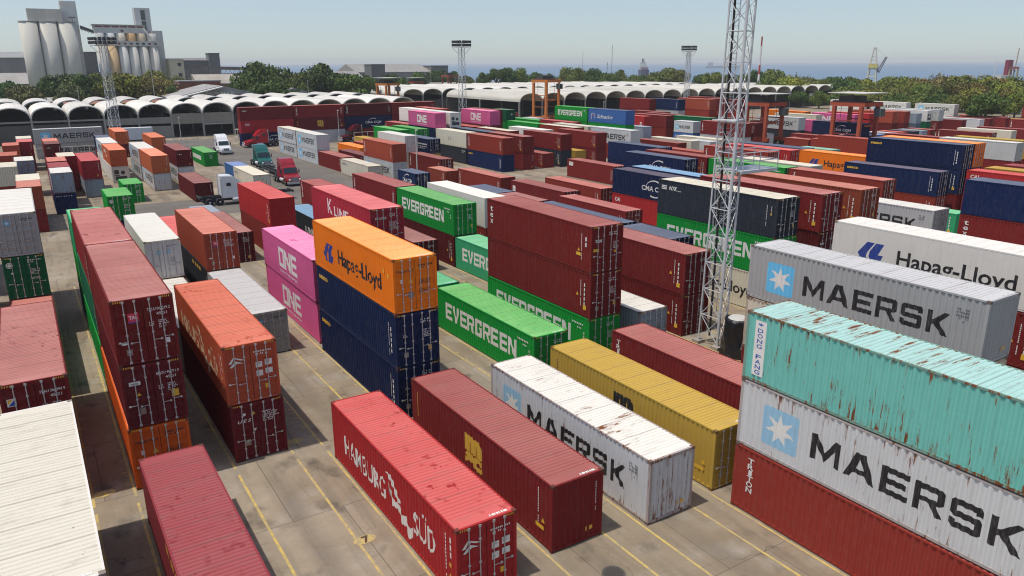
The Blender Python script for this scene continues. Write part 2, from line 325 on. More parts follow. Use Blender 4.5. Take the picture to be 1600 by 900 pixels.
def side_logo(nm, L, H):
    """pieces on the long side: list of (object name, colour, piece, lift); u runs from the far end to the near end"""
    c = H/2; A = -L/2; R = []
    big = L > 8
    def add(n, col, p, l=0): R.append((n, col, p, l))
    if nm == 'MAERSK':
        if big:
            add('emblem', SKY, rrect(A+1.18, .58, A+2.82, 2.22, .14)); add('emblem_star', WHT, star7(A+2.0, 1.40, .72), 1)
            add('lettering', BLK, block('MAERSK', A+3.42, .92, 7.3, 1.02, .2, .205, {'M': 1.22, 'A': 1.22, 'S': 1.02}))
            add('marking', (.10, .11, .12), join([lines(L/2-1.25, 2.25, 3, .085, 5, .09), lines(L/2-.95, 1.85, 2, .07, 7, .08, .2)]))
        else:
            add('emblem', SKY, rrect(A+.45, .75, A+1.45, 1.75, .09)); add('emblem_star', WHT, star7(A+.95, 1.25, .43), 1)
            add('lettering', BLK, block('MAERSK', A+1.65, .92, 3.6, .68, .2, .2, {'M': 1.22, 'A': 1.22}))
    elif nm in ('HAPAG', 'HAPAGBIG'):
        add('emblem', BLU, hl(A+1.75, .62 if nm == 'HAPAG' else .75, 1.6, 1.25))
        add('lettering', BLK, text('Hapag-Lloyd', A+4.2, .98, .86, 6.4, .018))
        add('marking', YEL, join([ticks(L/2-1.3, 2.2, 1, .1, True, 3, .3, 1, .16), ticks(L/2-.75, 2.05, 1, .1, True, 4, .35, 1, .16)]))
    elif nm in ('HAMSUD', 'HAMSUDW'):
        col = WHT if nm == 'HAMSUD' else (.66, .52, .34)
        add('lettering', col, join([text('HAMBURG', A+1.5, .88, .95, 4.55, .004, 0, 1.05), text('SUD', A+8.75, .86, 1.0, 1.75, .004, 0, 1.05), rect(A+9.52, 1.99, A+9.64, 2.13), rect(A+9.76, 1.99, A+9.88, 2.13)]))
        add('emblem', col, join([poly([[(A+6.2, 2.28), (A+6.75, 2.32), (A+7.6, 1.45), (A+7.25, 1.42), (A+6.9, 1.85)]]), poly([[(A+6.35, 1.9), (A+6.5, 1.9), (A+6.75, .98), (A+7.35, 1.1), (A+7.65, .62), (A+8.0, .72), (A+8.25, .28), (A+8.55, .52), (A+8.6, 1.0), (A+8.3, .78), (A+8.0, 1.18), (A+7.65, 1.02), (A+7.4, 1.38), (A+6.9, 1.3)]])]))
        add('marking', WHT, join([ticks(L/2-.84, 2.4, 12, .1, True, 3, .15, .9, .06), ticks(L/2-.5, 2.4, 3, .1, True, 8, .3, 1, .1)])); add('warning_mark', YEL, join([poly([[(L/2-.60, .75), (L/2-.38, .75), (L/2-.49, .95)]]), rect(L/2-.56, 1.2, L/2-.42, 1.36)]))
    elif nm in ('MSCGOLD', 'MSCBLACK'):
        col = GOLD if nm == 'MSCGOLD' else BLK; x = A+5.45
        add('lettering', col, join([text('m', x, 1.52, 1.0, 1.45, .06), text('sc', x, .84, .78, 1.45, .06)]))
        if nm == 'MSCGOLD': add('marking', WHT, ticks(L/2-.95, 2.45, 14, .1, True, 3, .11, .92, .05))
        add('warning_mark', YEL, join([poly([[(L/2-.72, 1.05), (L/2-.48, 1.05), (L/2-.6, 1.27)]]), rect(L/2-1.1, .72, L/2-.55, .9)]))
        add('side_code', GOLD if nm == 'MSCGOLD' else BLK, ticks(A+.62, 2.35, 11, .1, True, 9, .12, .9, .06))
    elif nm in ('EVERGREEN',):
        add('lettering', WHT, block('EVERGREEN', A+1.25, .98, 9.0, 1.16, .13, .21)); add('marking', WHT, join([ticks(L/2-1.75, 2.33, 7, .1, False, 4, .17, .95, .11), ticks(L/2-1.2, 2.08, 3, .1, False, 6, .15, 1, .09), ticks(L/2-.55, 1.95, 2, .1, True, 5, .22, 1, .08)]))
    elif nm == 'ONE':
        add('lettering', WHT, join([block('ONE', A+4.1, .80, 4.4, 1.48, .1, .2), text('OCEAN NETWORK EXPRESS', A+4.15, .40, .19, 4.2, .01)]))
    elif nm == 'NUMN': add('lettering', WHT, block('NE', A+3.2, .80, 3.4, 1.48, .1, .2))
    elif nm == 'SEACO': add('lettering', YEL, text('seaco', A+.42, 2.18, .33, 1.55, .03)); add('marking', WHT, join([ticks(L/2-.95, 2.3, 14, .1, True, 3, .13, .9, .05), ticks(L/2-.7, 2.1, 5, .1, True, 4, .3, .9, .1)]))
    elif nm == 'TRITONV': add('lettering', WHT, stacked('TRITON', A+.85, 2.52, .235, .262, .02, .3))
    elif nm == 'TRIV': add('lettering', WHT, stacked('TRITON', A+.62, 2.45, .26, .29, .02, .34)); add('marking', WHT, join([ticks(L/2-.85, 2.3, 14, .1, True, 3, .11, .9, .05), ticks(L/2-.6, 2.2, 5, .1, True, 4, .3, .9, .09)]))
    elif nm == 'TEX':
        add('lettering', WHT, stacked('tex', A+.62, 2.5, .42, .44, .015, .38)); add('marking', WHT, join([ticks(L/2-1.0, 2.35, 15, .1, True, 3, .11, .92, .05), ticks(L/2-.62, 2.2, 2, .1, True, 4, .35, 1, .13)]))
        add('warning_mark', YEL, join([rect(L/2-1.5, .95, L/2-1.05, 1.15), poly([[(L/2-1.38, 1.25), (L/2-1.14, 1.25), (L/2-1.26, 1.45)]])]))
    elif nm == 'DONGFANG':
        add('name_board', WHT, rect(A+.44, .35, A+.97, 2.62)); add('lettering', (.05, .12, .38), stacked('*DONG FANG', A+.70, 2.52, .165, .215, .02, .26), 1)
    elif nm in ('CMACGM', 'CMABIG'):
        x = A+5.2 if nm == 'CMACGM' and big else (A+8.4 if big else A+1.6); w = 4.2 if big else 3.2
        add('lettering', WHT, text('CMA CGM', x, 1.05, .52, w, .025)); add('emblem', WHT, join([arc(x+w*.52, 1.3, w*.36, 1.0, 165, 62, .04, .17), arc(x+w*.52, 1.3, w*.36, 1.0, -15, -118, .04, .17)]))
    elif nm == 'CMAW': add('lettering', WHT, text('CMA CGM', A+.6, .95, .55, 3.6, .025))
    elif nm == 'NYK':
        add('emblem', WHT, join([rect(A+.4, 2.12+k*.13, A+1.0, 2.2+k*.13) for k in range(3)])); add('emblem_dot', (.5, .06, .04), rect(A+.62, 2.2, A+.78, 2.25), 1)
        add('lettering', WHT, text('NYK', A+1.25, 2.12, .33, .95, .025, .3)); add('small_lettering', WHT, ticks(A+2.25, 2.1, 4, .1, False, 3, .11, 1, .07)); add('marking', WHT, join([ticks(L/2-.95, 2.35, 14, .1, True, 3, .11, .92, .05), ticks(L/2-.55, 2.3, 6, .1, True, 5, .14, .9, .05)])); add('warning_mark', YEL, rect(L/2-.58, 1.65, L/2-.47, 1.85))
    elif nm == 'NYKW': add('lettering', WHT, text('LINE', A+6.0, .9, .8, 3.2, .03, .2))
    elif nm == 'KLINE': add('lettering', WHT, join([text('K', A+3.6, 1.35, 1.15, 1.05, .01), text('LINE', A+5.0, 1.35, .7, 3.0, .02)]))
    elif nm == 'CAI': add('lettering', WHT, text('CAI', A+.5, 1.98, .42, .95, .03))
    elif nm == 'DRI': add('lettering', WHT, text('DRI', A+1.0, 1.75, .45, .95, .03))
    elif nm == 'CAIV': add('lettering', BLK, text('b', A+.65, 1.6, .42, .34, .04)); add('name_board', WHT, rect(A+.5, 1.5, A+1.15, 2.25), -.5)
    elif nm == 'SAFMARINE':
        add('lettering', WHT, text('Safmarine', A+L*.24, .98 if big else .9, .78 if big else .5, L*.42, .012, .35)); add('emblem', WHT, join([arc(A+L*.13, 1.35, L*.055, .62, 200, -60, .06, .10, 14), rect(A+L*.075, .6, A+L*.085, 1.8)])); add('emblem_flag', (.55, .12, .04), rect(A+L*.11, 1.35, A+L*.15, 1.55), 1)
    elif nm == 'SMALLSEA': add('lettering', WHT, text('seaco', A+.6, 2.0, .3, 1.0, .03))
    elif nm == 'SMALLL': add('lettering', DKB, ticks(A+1.4, 1.1, 4, .1, False, 5, .42, 1, .4))
    elif nm == 'FLOGO': add('name_board', WHT, rect(A+.5, 1.9, A+1.6, 2.5), -.5); add('emblem', DKB, poly([[(A+.6, 2.3), (A+1.5, 1.98), (A+1.5, 2.15), (A+.6, 2.45)]])); add('emblem_flag', YEL, rect(A+1.1, 2.28, A+1.5, 2.42)); add('marking', WHT, join([ticks(L/2-.95, 2.3, 14, .1, True, 3, .12, .92, .05), ticks(L/2-.7, 2.2, 6, .1, True, 4, .24, .9, .08)]))
    elif nm == 'HAMTXT': add('lettering', DKB, text('HAMBURG SUD' if big else 'HAMBURG', A+.5, 1.75, .3, 2.6 if big else 2.0, .02))
    elif nm == 'EVPANEL': add('name_board', WHT, rect(A+1.5, .9, A+9.2, 1.7), -.5); add('lettering', (.02, .3, .08), text('EVERGREEN', A+2.0, 1.02, .55, 6.7, .03))
    elif nm == 'LOGOA': add('emblem', WHT, join([ticks(A+3.0, 1.6, 5, .1, False, 3, .6, .9, .5), ticks(A+5.5, 1.0, 3, .1, False, 5, .5, .9, .4)]))
    elif nm == 'LOGOB': add('emblem', BLU, rect(A+1.6, .9, A+2.6, 1.4))
    elif nm == 'LOGOC': add('emblem', WHT, arc(A+.8, 2.0, .5, .35, 200, 20, .1, .2)); add('lettering', WHT, join([ticks(L/2-1.7, 2.3, 6, .1, False, 4, .2, .95, .16), ticks(L/2-1.6, 2.0, 3, .1, False, 6, .18, 1, .1)]))
    elif nm == 'LOGOD': add('emblem', DKB, join([arc(A+L*.45, 1.35, .35, .35, 60, 300, .1, .1), rect(A+L*.45+.6, 1.1, A+L*.45+.8, 1.65)]))
    elif nm == 'BLUEDOT': add('emblem', WHT, disc(A+2.0, 1.5, .55)); add('emblem_dot', SKY, disc(A+2.0, 1.5, .38), 1)
    elif nm == 'NUM5': add('lettering', WHT, text('5', L/2-1.5, .7, .8, .8, .03))
    elif nm == 'SIDEV': add('lettering', GOLD, ticks(A+6.0, 2.3, 4, .1, False, 4, .9, 1, .3)); add('marking', WHT, ticks(L/2-1.0, 2.3, 9, .1, True, 4, .2, 1, .07))
    elif nm == 'NAVYTXT': add('lettering', WHT, join([ticks(L/2-4.2, 1.5, 9, .1, False, 4, .42, .95, .22), ticks(L/2-4.0, 1.1, 8, .1, False, 5, .42, .95, .15), ticks(L/2-4.0, .8, 6, .1, False, 6, .42, .95, .12)]))
    elif nm == 'MARKV': add('marking', WHT, join([ticks(L/2-1.0, 2.35, 16, .1, True, 3, .105, .92, .05), ticks(L/2-.66, 2.2, 5, .1, True, 4, .3, .85, .1)])); add('warning_mark', YEL, join([poly([[(L/2-1.45, 1.3), (L/2-1.2, 1.3), (L/2-1.32, 1.52)]]), rect(L/2-.72, .5, L/2-.42, .8)]))
    return R
LMRK = (.60, .58, .55)
def end_logo(nm, H, door):
    R = []
    def add(n, col, p, l=0): R.append((n, col, p, l))
    def num(a, b, col=WHT): add('lettering', col, join([text(a, .16, H-.62, .115, .9, .012), text(b, .50, H-.84, .115, .42, .012), lines(.55, H-1.12, 5, .045, 11, .05, .45), lines(.18, H-1.15, 3, .04, 12, .05, .28)]))
    if nm in ('TALDOOR', 'TALDOOR2'):
        if nm == 'TALDOOR': num('TCLU 061219 2', '45G1')
        else: add('lettering', WHT, join([lines(.2, H-.6, 7, .05, 21, .055, .85)]))
        add('name_board', (.60, .02, .06), rect(-.60, H-1.0, -.18, H-.62)); add('name_strip', (.05, .05, .3), rect(-.60, H-1.05, -.18, H-1.0)); add('board_lettering', WHT, text('TAL', -.39, H-.88, .15, .34, .03, center=True), 1)
        add('sticker', WHT, join([rect(.72, .75, .90, .98), poly([[(-.85+.14*cos(a*.42), .98+.045*sin(a*.42)) for a in range(15)]])])); add('plate', (.25, .2, .16), rect(-.82, .45, -.60, .72))
    elif nm == 'BMOU':
        num('BMOU 464711 0', '45G1'); add('name_board', WHT, rect(-.95, H-.92, -.5, H-.74)); add('board_lettering', (.03, .1, .05), text('tex', -.72, H-.88, .09, .3, .02, center=True), 1)
        add('warning_mark', YEL, join([poly([[(-.72, H-1.42), (-.52, H-1.42), (-.62, H-1.26)]]), rect(.66, H-1.75, .95, H-1.42)])); add('plate', (.25, .2, .16), rect(-.66, .6, -.44, .9))
    elif nm == 'FFAUDOOR':
        num('FFAU 264994 9', '45G1'); add('name_board', WHT, rect(-1.0, H-.95, -.68, H-.62)); add('emblem', (.02, .05, .3), poly([[(-.97, H-.92), (-.71, H-.92), (-.71, H-.65)]]), 1); add('emblem_flag', YEL, poly([[(-.97, H-.85), (-.97, H-.65), (-.78, H-.65)]]), 1)
    elif nm == 'UESDOOR':
        add('lettering', WHT, join([text('U E S', -.95, H-.95, .15, .62, .02, .3), lines(.2, H-.62, 6, .055, 14, .06, .85)])); add('warning_mark', YEL, poly([[(-.30, H-.62), (-.12, H-.62), (-.21, H-.45)]])); add('sticker', WHT, join([disc(-.62, H-.55, .07), poly([[(-.28, H-1.35), (-.12, H-1.35), (-.2, H-1.5)]])])); add('plate', (.28, .22, .18), rect(-.72, .75, -.45, 1.05))
    elif nm in ('HAMSUD', 'HAMSUDW'):
        add('emblem', WHT, join([poly([[(-1.0, H-.85), (-.75, H-.55), (-.2, H-.78), (-.45, H-.75), (-.72, H-.62), (-.85, H-.85)]]), poly([[(-.95, H-1.02), (-.68, H-.74), (-.3, H-.92), (-.6, H-.88), (-.85, H-1.05)]])]))
        add('lettering', WHT, join([lines(.16, H-.5, 2, .07, 15, .075, .9)])); add('name_board', WHT, join([rect(.2, H-1.25, .5, H-.98), rect(.62, H-1.2, .95, H-.92), rect(.2, H-1.68, .5, H-1.4), rect(.62, H-1.62, .95, H-1.36)]))
        add('board_lettering', (.3, .05, .05), join([lines(.66, H-.98, 3, .03, 16, .04, .26), lines(.24, H-1.04, 2, .03, 17, .04, .24)]), 1); add('warning_mark', YEL, rect(.55, .55, .75, .78))
    elif nm in ('HAPAG', 'HAPDOOR'):
        add('lettering', BLK, join([text('Hapag-Lloyd', -1.02, H-.72, .14, .92, .01), lines(.2, H-.5, 2, .08, 22, .08, .85), lines(.2, H-1.25, 3, .05, 23, .06, .8), lines(.2, H-1.75, 3, .05, 24, .06, .8)])); add('warning_mark', YEL, poly([[(-.38, H-1.32), (-.12, H-1.32), (-.25, H-1.08)]])); add('sticker', WHT, rect(-.82, H-1.3, -.68, H-1.08)); add('plate', (.22, .2, .18), rect(-.42, .78, -.12, 1.1))
    elif nm == 'TEX':
        add('lettering', WHT, join([lines(.16, H-.5, 2, .07, 41, .075, .9), lines(.5, H-1.1, 6, .045, 42, .05, .5)])); add('name_lettering', WHT, text('tex', -.92, H-1.0, .26, .55, .02)); add('warning_mark', YEL, join([rect(-1.05, H-1.55, -.62, H-1.38), rect(.55, H-1.75, .75, H-1.6)]))
    elif nm == 'TEXDOOR': add('lettering', WHT, join([lines(.16, H-.5, 2, .07, 43, .075, .9), lines(.4, H-1.1, 6, .045, 44, .05, .5)])); add('name_lettering', WHT, text('tex', -.95, H-.95, .24, .5, .02)); add('sticker', YEL, disc(-.8, .7, .14))
    elif nm == 'TEXEND': add('lettering', WHT, text('tex', -.95, H-.75, .22, .7, .03)); add('marking', WHT, ticks(.95, H-.35, 11, .1, True, 3, .1, .95, .06)); add('warning_mark', YEL, rect(.62, .28, .88, .48))
    elif nm == 'EVRDOOR': add('emblem', WHT, disc(-.85, H-.55, .20)); add('emblem_ring', (.02, .28, .08), ring(-.85, H-.55, .15, .04), 1); add('lettering', WHT, join([lines(.2, H-.35, 2, .08, 22, .09, .85), lines(.3, H-.95, 5, .05, 23, .06, .6), lines(.3, H-1.55, 2, .05, 24, .06, .6)])); add('sticker', WHT, disc(-.75, H-1.1, .08))
    elif nm == 'EVPANEL': add('emblem', WHT, ring(0, 1.75, .32, .14)); add('lettering', WHT, ticks(-.75, 2.25, 9, .1, False, 5, .16, .95, .08))
    elif nm == 'EVDOT': add('emblem', WHT, disc(0.2, 1.55, .28))
    elif nm == 'MAERDOOR': add('emblem', (.12, .42, .65), join([rrect(-.46, H-1.05, -.20, H-.79, .03), rrect(.2, H-1.0, .46, H-.74, .03)])); add('emblem_star', WHT, join([star7(-.33, H-.92, .1), star7(.33, H-.87, .1)]), 1); add('lettering', (.1, .1, .12), join([lines(.25, H-.45, 2, .06, 15, .06, .8), lines(.4, H-1.35, 6, .04, 16, .05, .5)]))
    elif nm == 'GREYDOOR': add('emblem', (.12, .42, .65), rrect(-.66, H-.78, -.36, H-.48, .03)); add('emblem_star', WHT, star7(-.51, H-.63, .12), 1); add('lettering', (.05, .05, .06), join([lines(.2, H-.45, 2, .07, 15, .07, .85)]))
    elif nm == 'MARKD': add('lettering', WHT, join([lines(.2, H-.55, 5, .06, 31, .06, .8)] if door else [ticks(.88, H-.3, 10, .1, True, 3, .11, .95, .06)])); add('warning_mark', YEL, rect(.55, .35, .82, .6))
    elif nm == 'ENDTXT': add('lettering', WHT, ticks(-.95, H-.4, 9, .1, False, 5, .2, .95, .1))
    elif nm == 'CMACGM' and door: add('lettering', WHT, join([lines(.2, H-.45, 8, .07, 31, .08, .8), lines(-.9, H-.6, 4, .07, 32, .1, .6)]))
    elif nm in ('KLINE',): add('lettering', WHT, join([text('K LINE', -.85, H-.75, .15, .8, .02), lines(.2, H-.45, 2, .07, 31, .08, .85), lines(.15, H-1.0, 7, .05, 33, .06, .8)]))
    elif door: add('lettering', WHT, join([lines(.2, H-.5, 2, .07, 41, .075, .85), lines(.35, H-1.05, 6, .045, 42, .05, .55), lines(-.8, H-1.2, 2, .05, 43, .06, .4)])); add('warning_mark', YEL, rect(.6, .7, .8, .95)); add('plate', (.3, .26, .22), rect(-.8, .5, -.55, .78))
    else: add('marking', WHT, join([ticks(.86, H-.42, 13, .1, True, 44, .1, .92, .05)])); add('warning_mark', YEL, rect(.42, .42, .78, .6))
    return R
# ------------------------------------------------------------------ container geometry
W = 2.438
LEN = {40: 12.192, 20: 6.058}
def side_prof(L, smooth_side):
    y0, y1 = -L/2+.12, L/2-.12
    N = round((y1-y0)/.278); p = (y1-y0)/N; brk = []; d = .044
    if smooth_side: N = round((y1-y0)/.9); p = (y1-y0)/N; d = .006
    a, b = (.13, .37) if not smooth_side else (.46, .48)
    for k in range(N):
        for t in (a, b, 1-b, 1-a): brk.append(y0+(k+t)*p)
    def prof(y):
        t = ((y-y0)/p) % 1; t = min(t, 1-t)
        return .008+d*max(0., min(1., (t-a)/(b-a)))
    return y0, y1, brk, prof
CACHE = {}
def cached(key, fn):
    if key not in CACHE: CACHE[key] = fn()
    return CACHE[key]
def g_side(L, H, sm):
    y0, y1, brk, prof = side_prof(L, sm); ys = [y0]+brk+[y1]; z0, z1 = .15, H-.075; m = MB()
    vs = []
    for y in ys: x = -W/2+prof(y); vs += [(x, y, z0), (x, y, z1)]
    m.add(vs, [(2*i, 2*i+1, 2*i+3, 2*i+2) for i in range(len(ys)-1)])
    return m.mesh('side_panel', False)
def g_end(L, H):
    x0, x1 = -W/2+.13, W/2-.13; N = 8; p = (x1-x0)/N; xs = [x0]
    for k in range(N):
        for t in (.12, .36, .64, .88): xs.append(x0+(k+t)*p)
    xs.append(x1); z0, z1 = .15, H-.10; vs = []
    for x in xs:
        t = ((x-x0)/p) % 1; t = min(t, 1-t); y = -L/2+.012+.045*max(0, min(1, (t-.12)/.24)); vs += [(x, y, z0), (x, y, z1)]
    return MB().add(vs, [(2*i, 2*i+1, 2*i+3, 2*i+2) for i in range(len(xs)-1)]).mesh('end_panel', False)
def g_roof(L, H, sm):
    y0, y1 = -L/2+.10, L/2-.10; m = MB(); z = H-.012; d = .0 if sm else .030; N = int((L-1.2)/.209)
    ys = [(y0, 0)]; a = -N*.209/2
    for k in range(N):
        for t, q in ((.2, 0), (.36, 1), (.64, 1), (.8, 0)): ys.append((a+(k+t)*.209, q))
    ys.append((y1, 0)); vs = []
    for y, q in ys: zz = z-d*q; vs += [(-W/2+.045, y, zz), (W/2-.045, y, zz)]
    m.add(vs, [(2*i, 2*i+1, 2*i+3, 2*i+2) for i in range(len(ys)-1)])
    return m.mesh('roof', False)
def g_frame(L, H, castings):
    m = MB(); w = W/2; l = L/2
    c = .12
    for sx in (-1, 1):
        for sy in (-1, 1):
            x0, x1 = sorted((sx*w, sx*(w-.13))); y0, y1 = sorted((sy*l, sy*(l-.13))); m.box(x0, y0, c, x1, y1, H-c)
        x0, x1 = sorted((sx*(w-.002), sx*(w-.06))); m.box(x0, -l+.135, H-.078, x1, l-.135, H-.006); x0, x1 = sorted((sx*(w-.020), sx*(w-.07))); m.box(x0, -l+.135, .055, x1, l-.135, .16)
    for sy in (-1, 1):
        y0, y1 = sorted((sy*(l-.004), sy*(l-.10))); m.box(-w+.135, y0, H-.14, w-.135, y1, H-.008); m.box(-w+.135, y0, .05, w-.135, y1, .16)
    m.box(-w+.065, -l+.11, .10, w-.065, l-.11, .145)
    if not castings: casting_boxes(m, L, H)
    return m.mesh('frame')
def casting_boxes(m, L, H):
    for sx in (-1, 1):
        for sy in (-1, 1):
            for z in (0, H-.118): one_casting(m, sx, sy, z, L)
def one_casting(m, sx, sy, z, L):
    x0, x1 = sorted((sx*(W/2+.004), sx*(W/2-.16))); y0, y1 = sorted((sy*(L/2+.004), sy*(L/2-.176))); m.box(x0, y0, z, x1, y1, z+.118)
def g_casting(L, H, sx, sy, z): m = MB(); one_casting(m, sx, sy, z, L); return m.mesh('corner_casting')
def g_door(L, H, s, sm):
    m = MB(); x0, x1 = (.012, 1.085) if s > 0 else (-1.085, -.012); z0, z1 = .17, H-.15; yf = -L/2+.034; d = .0 if sm else .03
    n = 5; zs = [(z0, 0)]; hh = (z1-z0)/n
    for k in range(n):
        for t, q in ((.16, 0), (.30, 1), (.70, 1), (.84, 0)): zs.append((z0+(k+t)*hh, q))
    zs.append((z1, 0)); e = .05; vs = []
    for z, q in zs: vs += [(x0, yf, z), (x0+e, yf, z), (x0+e+.02, yf+d*q, z), (x1-e-.02, yf+d*q, z), (x1-e, yf, z), (x1, yf, z)]
    fs = []
    for i in range(len(zs)-1):
        for j in range(5): a = i*6+j; fs.append((a, a+1, a+7, a+6))
    m.add(vs, fs)
    xe = x0 if s > 0 else x1   # seal strip at the meeting edge
    m.box(min(x0, x1), yf+.002, z0, max(x0, x1), yf+.034, z0+.02) if False else None
    xh = x1 if s > 0 else x0
    for k in range(4):
        z = z0+.25+k*(z1-z0-.5)/3; a, b = sorted((xh-.03*s, xh+.075*s)); m.box(a, yf-.022, z-.06, b, yf-.001, z+.06)
    return m.mesh('door', False)
def g_bar(L, H, x):
    m = MB(); y = -L/2+.002; m.tube((x, y, .10), (x, y, H-.06), .021, 6)
    for z in (.13, H-.10): m.box(x-.05, y-.018, z-.05, x+.05, y+.03, z+.05)
    for z in (.62, 1.35, H-.62): m.box(x-.045, y-.026, z-.03, x+.045, y+.032, z+.03)
    return m.mesh('locking_bar')
def g_handle(L, x, s, z):
    m = MB(); y = -L/2-.016; m.tube((x, y, z), (x+.36*s, y-.004, z-.015), .014, 5); m.box(x+.30*s-.035, y-.01, z-.05, x+.30*s+.035, y+.035, z+.03); return m.mesh('door_handle')
def g_reefer(L, H):
    m = MB(); y = -L/2+.03; m.box(-1.08, y, .15, 1.08, y+.05, H-.14)
    return m.mesh('end_panel')
def g_unit(L, H):
    m = MB(); y = -L/2+.028; m.box(-.82, y-.022, .45, .82, y-.001, 1.05); m.box(-.95, y-.02, 1.12, -.2, y-.001, 1.25)
    m.lathe([(.02, 0), (.30, 0), (.30, .02), (.02, .02)], 0, 0, 14); n = 14*4
    for i in range(len(m.v)-n, len(m.v)): vx, vy, vz = m.v[i]; m.v[i] = (.32+vx, y-.004-vz, 1.62+vy)
    m.box(-.9, y-.02, 1.4, -.25, y-.001, 2.05)
    return m.mesh('refrigeration_unit')
def g_hazard(L, H):
    m = MB(); y = -L/2-.0065
    for sx in (-1, 1):
        for k in range(5):
            x = sx*(1.06-k*.085); m.add([(x-.02, y, H-.105), (x+.02, y, H-.105), (x+.035, y, H-.03), (x-.005, y, H-.03)], [(0, 1, 2, 3)])
    return m.mesh('hazard_stripes', False)
def conform(piece, L, H, sm, lift, side=True, flat=False):
    V, Fc = piece
    bm = bmesh.new(); vs = [bm.verts.new((0, -v[0], v[1]) if side else (v[0], 0, v[1])) for v in V]
    for f in Fc:
        try: bm.faces.new([vs[i] for i in f])
        except ValueError: pass
    if side and flat:     # on the flat marking panel
        for v in bm.verts: v.co.x = -W/2+.004-.003*lift
        for f in bm.faces:
            f.normal_update()
            if f.normal.x > 0: f.normal_flip()
    elif side:
        y0, y1, brk, prof = side_prof(L, sm); lo = min(v.co.y for v in bm.verts); hi = max(v.co.y for v in bm.verts)
        for b in brk:
            if lo < b < hi: bmesh.ops.bisect_plane(bm, geom=bm.verts[:]+bm.edges[:]+bm.faces[:], dist=1e-5, plane_co=(0, b, 0), plane_no=(0, 1, 0))
        for v in bm.verts: v.co.x = -W/2+prof(v.co.y)-.004-.003*lift
        for f in bm.faces:
            f.normal_update()
            if f.normal.x > 0: f.normal_flip()
    else:
        for v in bm.verts: v.co.y = -L/2+.034-.004-.003*lift
        for f in bm.faces:
            f.normal_update()
            if f.normal.y > 0: f.normal_flip()
    me = bpy.data.meshes.new('lettering'); bm.to_mesh(me); bm.free(); return me
PAL = {'maroon': (.185, .019, .019), 'darkmaroon': (.120, .013, .016), 'brick': (.33, .062, .034), 'rust': (.26, .036, .024), 'red': (.36, .03, .036), 'hamred': (.42, .026, .028),
 'pinkred': (.27, .045, .052), 'klinered': (.36, .028, .042), 'one': (.60, .105, .27), 'hapred': (.62, .10, .015), 'dirtywhite': (.60, .57, .48), 'orange': (.50, .12, .045), 'hapag': (.82, .20, .012), 'sudorange': (.42, .085, .042), 'green': (.006, .26, .035),
 'palegreen': (.04, .37, .16), 'darkgreen': (.004, .115, .05), 'tealgreen': (.14, .36, .26), 'navy': (.007, .018, .068), 'blue': (.055, .15, .38), 'slate': (.10, .13, .19), 'skyblue': (.20, .36, .52),
 'bluegrey': (.30, .35, .41), 'charcoal': (.030, .036, .048), 'grey': (.37, .372, .37), 'lightgrey': (.48, .485, .485), 'palegrey': (.57, .58, .58), 'palecyan': (.34, .55, .51), 'white': (.68, .66, .60), 'cream': (.66, .61, .49), 'ochre': (.47, .305, .055), 'cyan': (.17, .46, .42)}
NAMEC = {'maroon': 'maroon', 'darkmaroon': 'dark maroon', 'brick': 'brick red', 'rust': 'rust red', 'red': 'deep red', 'hamred': 'bright red', 'pinkred': 'faded pinkish red', 'klinered': 'crimson', 'one': 'magenta pink', 'hapred': 'reddish orange', 'orange': 'burnt orange', 'hapag': 'vivid orange', 'sudorange': 'faded orange',
 'green': 'bright green', 'palegreen': 'pale green', 'darkgreen': 'dark green', 'tealgreen': 'grey green', 'navy': 'navy blue', 'blue': 'mid blue', 'slate': 'slate blue', 'skyblue': 'sky blue', 'bluegrey': 'blue grey', 'charcoal': 'charcoal', 'grey': 'mid grey', 'lightgrey': 'light grey', 'palegrey': 'pale grey', 'white': 'white', 'cream': 'cream', 'ochre': 'mustard yellow', 'cyan': 'turquoise'}
LIGHTS = ('white', 'cream', 'palegrey', 'lightgrey', 'grey', 'bluegrey', 'ochre')
CONTAINERS = []
